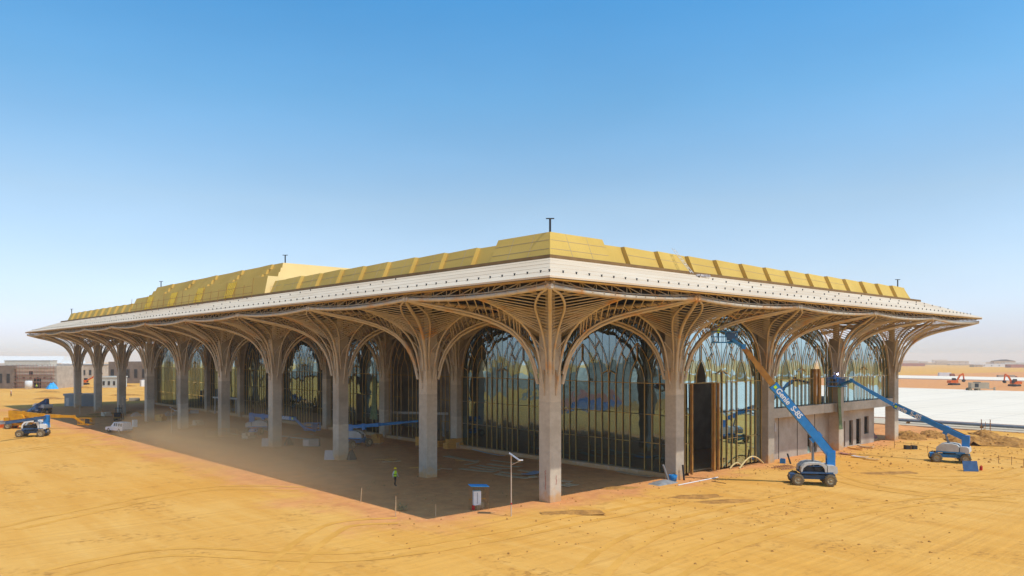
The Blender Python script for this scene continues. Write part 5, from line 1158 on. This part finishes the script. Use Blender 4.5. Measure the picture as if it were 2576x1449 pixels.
# ------------------------------------------------------------------ more site litter under the canopy and along the glass
rg = random.Random(11)
names = ['left of the first left column', 'right of the first left column', 'under the unglazed bay', 'behind the second left column', 'between the second and third left columns', 'behind the fourth left column', 'before the fourth left column', 'by the plinth of the corner bay', 'under the corner bay glass', 'behind the solar lamp post']
for k, (px, py) in enumerate(((1010, 1160), (1110, 1180), (1060, 1105), (940, 1110), (760, 1092), (520, 1072), (600, 1090), (1240, 1128), (1470, 1172), (1180, 1165))):
    for q in range(3):
        a = P(px + rg.uniform(-28, 28), py + rg.uniform(-5, 5)); an = rg.uniform(0, 3.1); L_ = rg.uniform(1.2, 3.4)
        board('timber', ('pale offcut plank lying lengthwise %s', 'short offcut plank %s', 'weathered batten %s')[q] % names[k], a, a + V(math.cos(an), math.sin(an), 0) * L_, rg.uniform(.15, .5), rg.choice(('board', 'wood', 'board')), 'timber', 'loose timber under the canopy', z=.02, th=.05, curl=.03)
b = B()
for k in range(900):
    if k < 500: p = V(rg.uniform(-9, 17), rg.uniform(3, 150), 0)
    elif k < 700: p = V(rg.uniform(17, 66), rg.uniform(-4.5, -1.0), 0)
    else: p = P(rg.uniform(900, 2400), rg.uniform(1200, 1420))
    r = rg.uniform(.03, .13); p.z = gz(p.x, p.y) + r * .2
    o_ = [V(r, 0, 0), V(-r, 0, 0), V(0, r, 0), V(0, -r, 0), V(0, 0, r * .7), V(0, 0, -r)]
    b.add([q * rg.uniform(.6, 1.3) + p for q in o_], [(0, 2, 4), (2, 1, 4), (1, 3, 4), (3, 0, 4), (2, 0, 5), (1, 2, 5), (3, 1, 5), (0, 3, 5)])
o_ = b.build('rubble_crumbs', M['soil'], None, kind='stuff'); o_['label'] = 'crumbs of rubble strewn over the site floor'; o_['category'] = 'rubble'
for n, (px, py, d, lb) in enumerate(((1750, 1250, (5, 2.2, .22), 'churned patch of earth in front of the tall opening'), (1830, 1262, (6, 2.0, .18), 'churned patch of earth left of the near boom lift'), (1440, 1290, (5, 1.8, .25), 'low mound of earth at the foot of the corner column'), (2240, 1190, (6, 2, .2), 'churned patch of earth between the two boom lifts'), (1560, 1228, (4, 1.4, .2), 'low mound of earth along the shade edge'))):
    heap(lb, PG(px, py).x, PG(px, py).y, d, 'soil', 30 + n, YAW - R(80))

# ------------------------------------------------------------------ pallets of material standing between the columns
M['paleblockstack'] = mk('cream_block', (.74, .60, .43), (.64, .50, .34), 3, .9)
def pallet(label, c, nx, ny, nz, mat, rz):
    o = thing('material_pallet', label, 'pallet', c, rz, 'pallets of material under the canopy')
    for k in range(3): B().box((0, -.45 + .45 * k, .07), (nx * .42 + .1, .12, .14)).build('pallet_board', M['board'], o)
    for i in range(nx):
        for j in range(ny):
            for k in range(nz - (1 if (i + j) % 3 == 0 else 0)): B().box(((i - nx / 2 + .5) * .42, (j - ny / 2 + .5) * .42, .14 + .2 + k * .4), (.40, .40, .38)).build('block', M[mat], o)
    return o
for n, (px, py, a_, m_, lb) in enumerate(((626, 1104, 20, 'paleblockstack', 'pallet of cream blocks left of the third left column'), (950, 1116, 35, 'wood', 'pallet of orange formwork blocks behind the blue boom lift'), (500, 1070, 10, 'paleblockstack', 'pallet of cream blocks right of the fifth left column'), (405, 1060, 40, 'wood', 'pallet of orange blocks between the sixth and fifth left columns'), (268, 1048, 15, 'paleblockstack', 'pallet of cream blocks near the seventh left column'), (1062, 1122, 25, 'wood', 'pallet of orange blocks left of the timber crates'), (1250, 1122, 50, 'wood', 'pallet of orange blocks left of the yellow box'))): pallet(lb, P(px, py), 4, 3, 2 + n % 2, m_, R(a_))
# ------------------------------------------------------------------ haze: thin dusty air round everything
hz = bpy.data.materials.new('dusty_air'); hz.use_nodes = True; hn = hz.node_tree; hn.nodes.clear()
ho = hn.nodes.new('ShaderNodeOutputMaterial'); pv_ = hn.nodes.new('ShaderNodeVolumePrincipled')
pv_.inputs['Color'].default_value = (.95, .94, .93, 1); pv_.inputs['Density'].default_value = .0002; pv_.inputs['Anisotropy'].default_value = 0.0
hn.links.new(pv_.outputs[0], ho.inputs['Volume'])
hb = B(); hb.box((0, 0, -20.6), (18990, 18990, 97.8)); hb.build('haze', hz, None, kind='stuff')

# dust thrown up behind the pickup: low puffs drifting over the shaded ground
path = [(312, 1089, .8, .8), (345, 1096, 2.6, 2.0), (400, 1108, 5.0, 3.2), (470, 1124, 7.0, 4.0), (560, 1150, 8.4, 4.4), (670, 1182, 9.0, 4.2), (790, 1216, 8.0, 3.6), (890, 1246, 5.5, 2.6), (960, 1268, 3.0, 1.5), (1010, 1282, .8, .5)]
for sh, (den, kw, kh, nm) in enumerate(((.008, 1.35, 1.45, 5), (.010, 1.0, 1.0, 0), (.013, .68, .62, 0), (.016, .36, .34, 0))):
    dm = bpy.data.materials.new('road_dust'); dm.use_nodes = True; dn = dm.node_tree; dn.nodes.clear()
    do = dn.nodes.new('ShaderNodeOutputMaterial'); dv = dn.nodes.new('ShaderNodeVolumePrincipled')
    dv.inputs['Color'].default_value = (1.0, .78, .46, 1); dv.inputs['Density'].default_value = den
    dn.links.new(dv.outputs[0], do.inputs['Volume'])
    db = B(); n = 24; vs = []
    for j, (px, py, hw, ht) in enumerate(path):
        c = P(px, py); t = (P(*path[min(j + 1, len(path) - 1)][:2]) - P(*path[max(j - 1, 0)][:2])).normalized(); sd_ = V(-t.y, t.x, 0)
        c = c + t * ((len(path) / 2 - j) * sh * .8)
        for k in range(n):
            a = 2 * math.pi * k / n; f_ = 1 + .35 * noise.noise(V(j * .9 + sh * 3, math.cos(a) * 1.3, math.sin(a) * 1.3)); vs.append(c + sd_ * hw * kw * math.cos(a) * f_ + V(0, 0, .05 + .02 * sh + ht * kh * (.5 + .5 * math.sin(a) * f_)))
    vs = [V(p.x, p.y, max(p.z, .03 + .01 * sh)) for p in vs]
    db.add(vs, [(j * n + k, j * n + (k + 1) % n, (j + 1) * n + (k + 1) % n, (j + 1) * n + k) for j in range(len(path) - 1) for k in range(n)] + [tuple(range(n - 1, -1, -1)), tuple(range((len(path) - 1) * n, len(path) * n))], 0, True)
    db.build('dust_cloud', dm, None, kind='stuff')
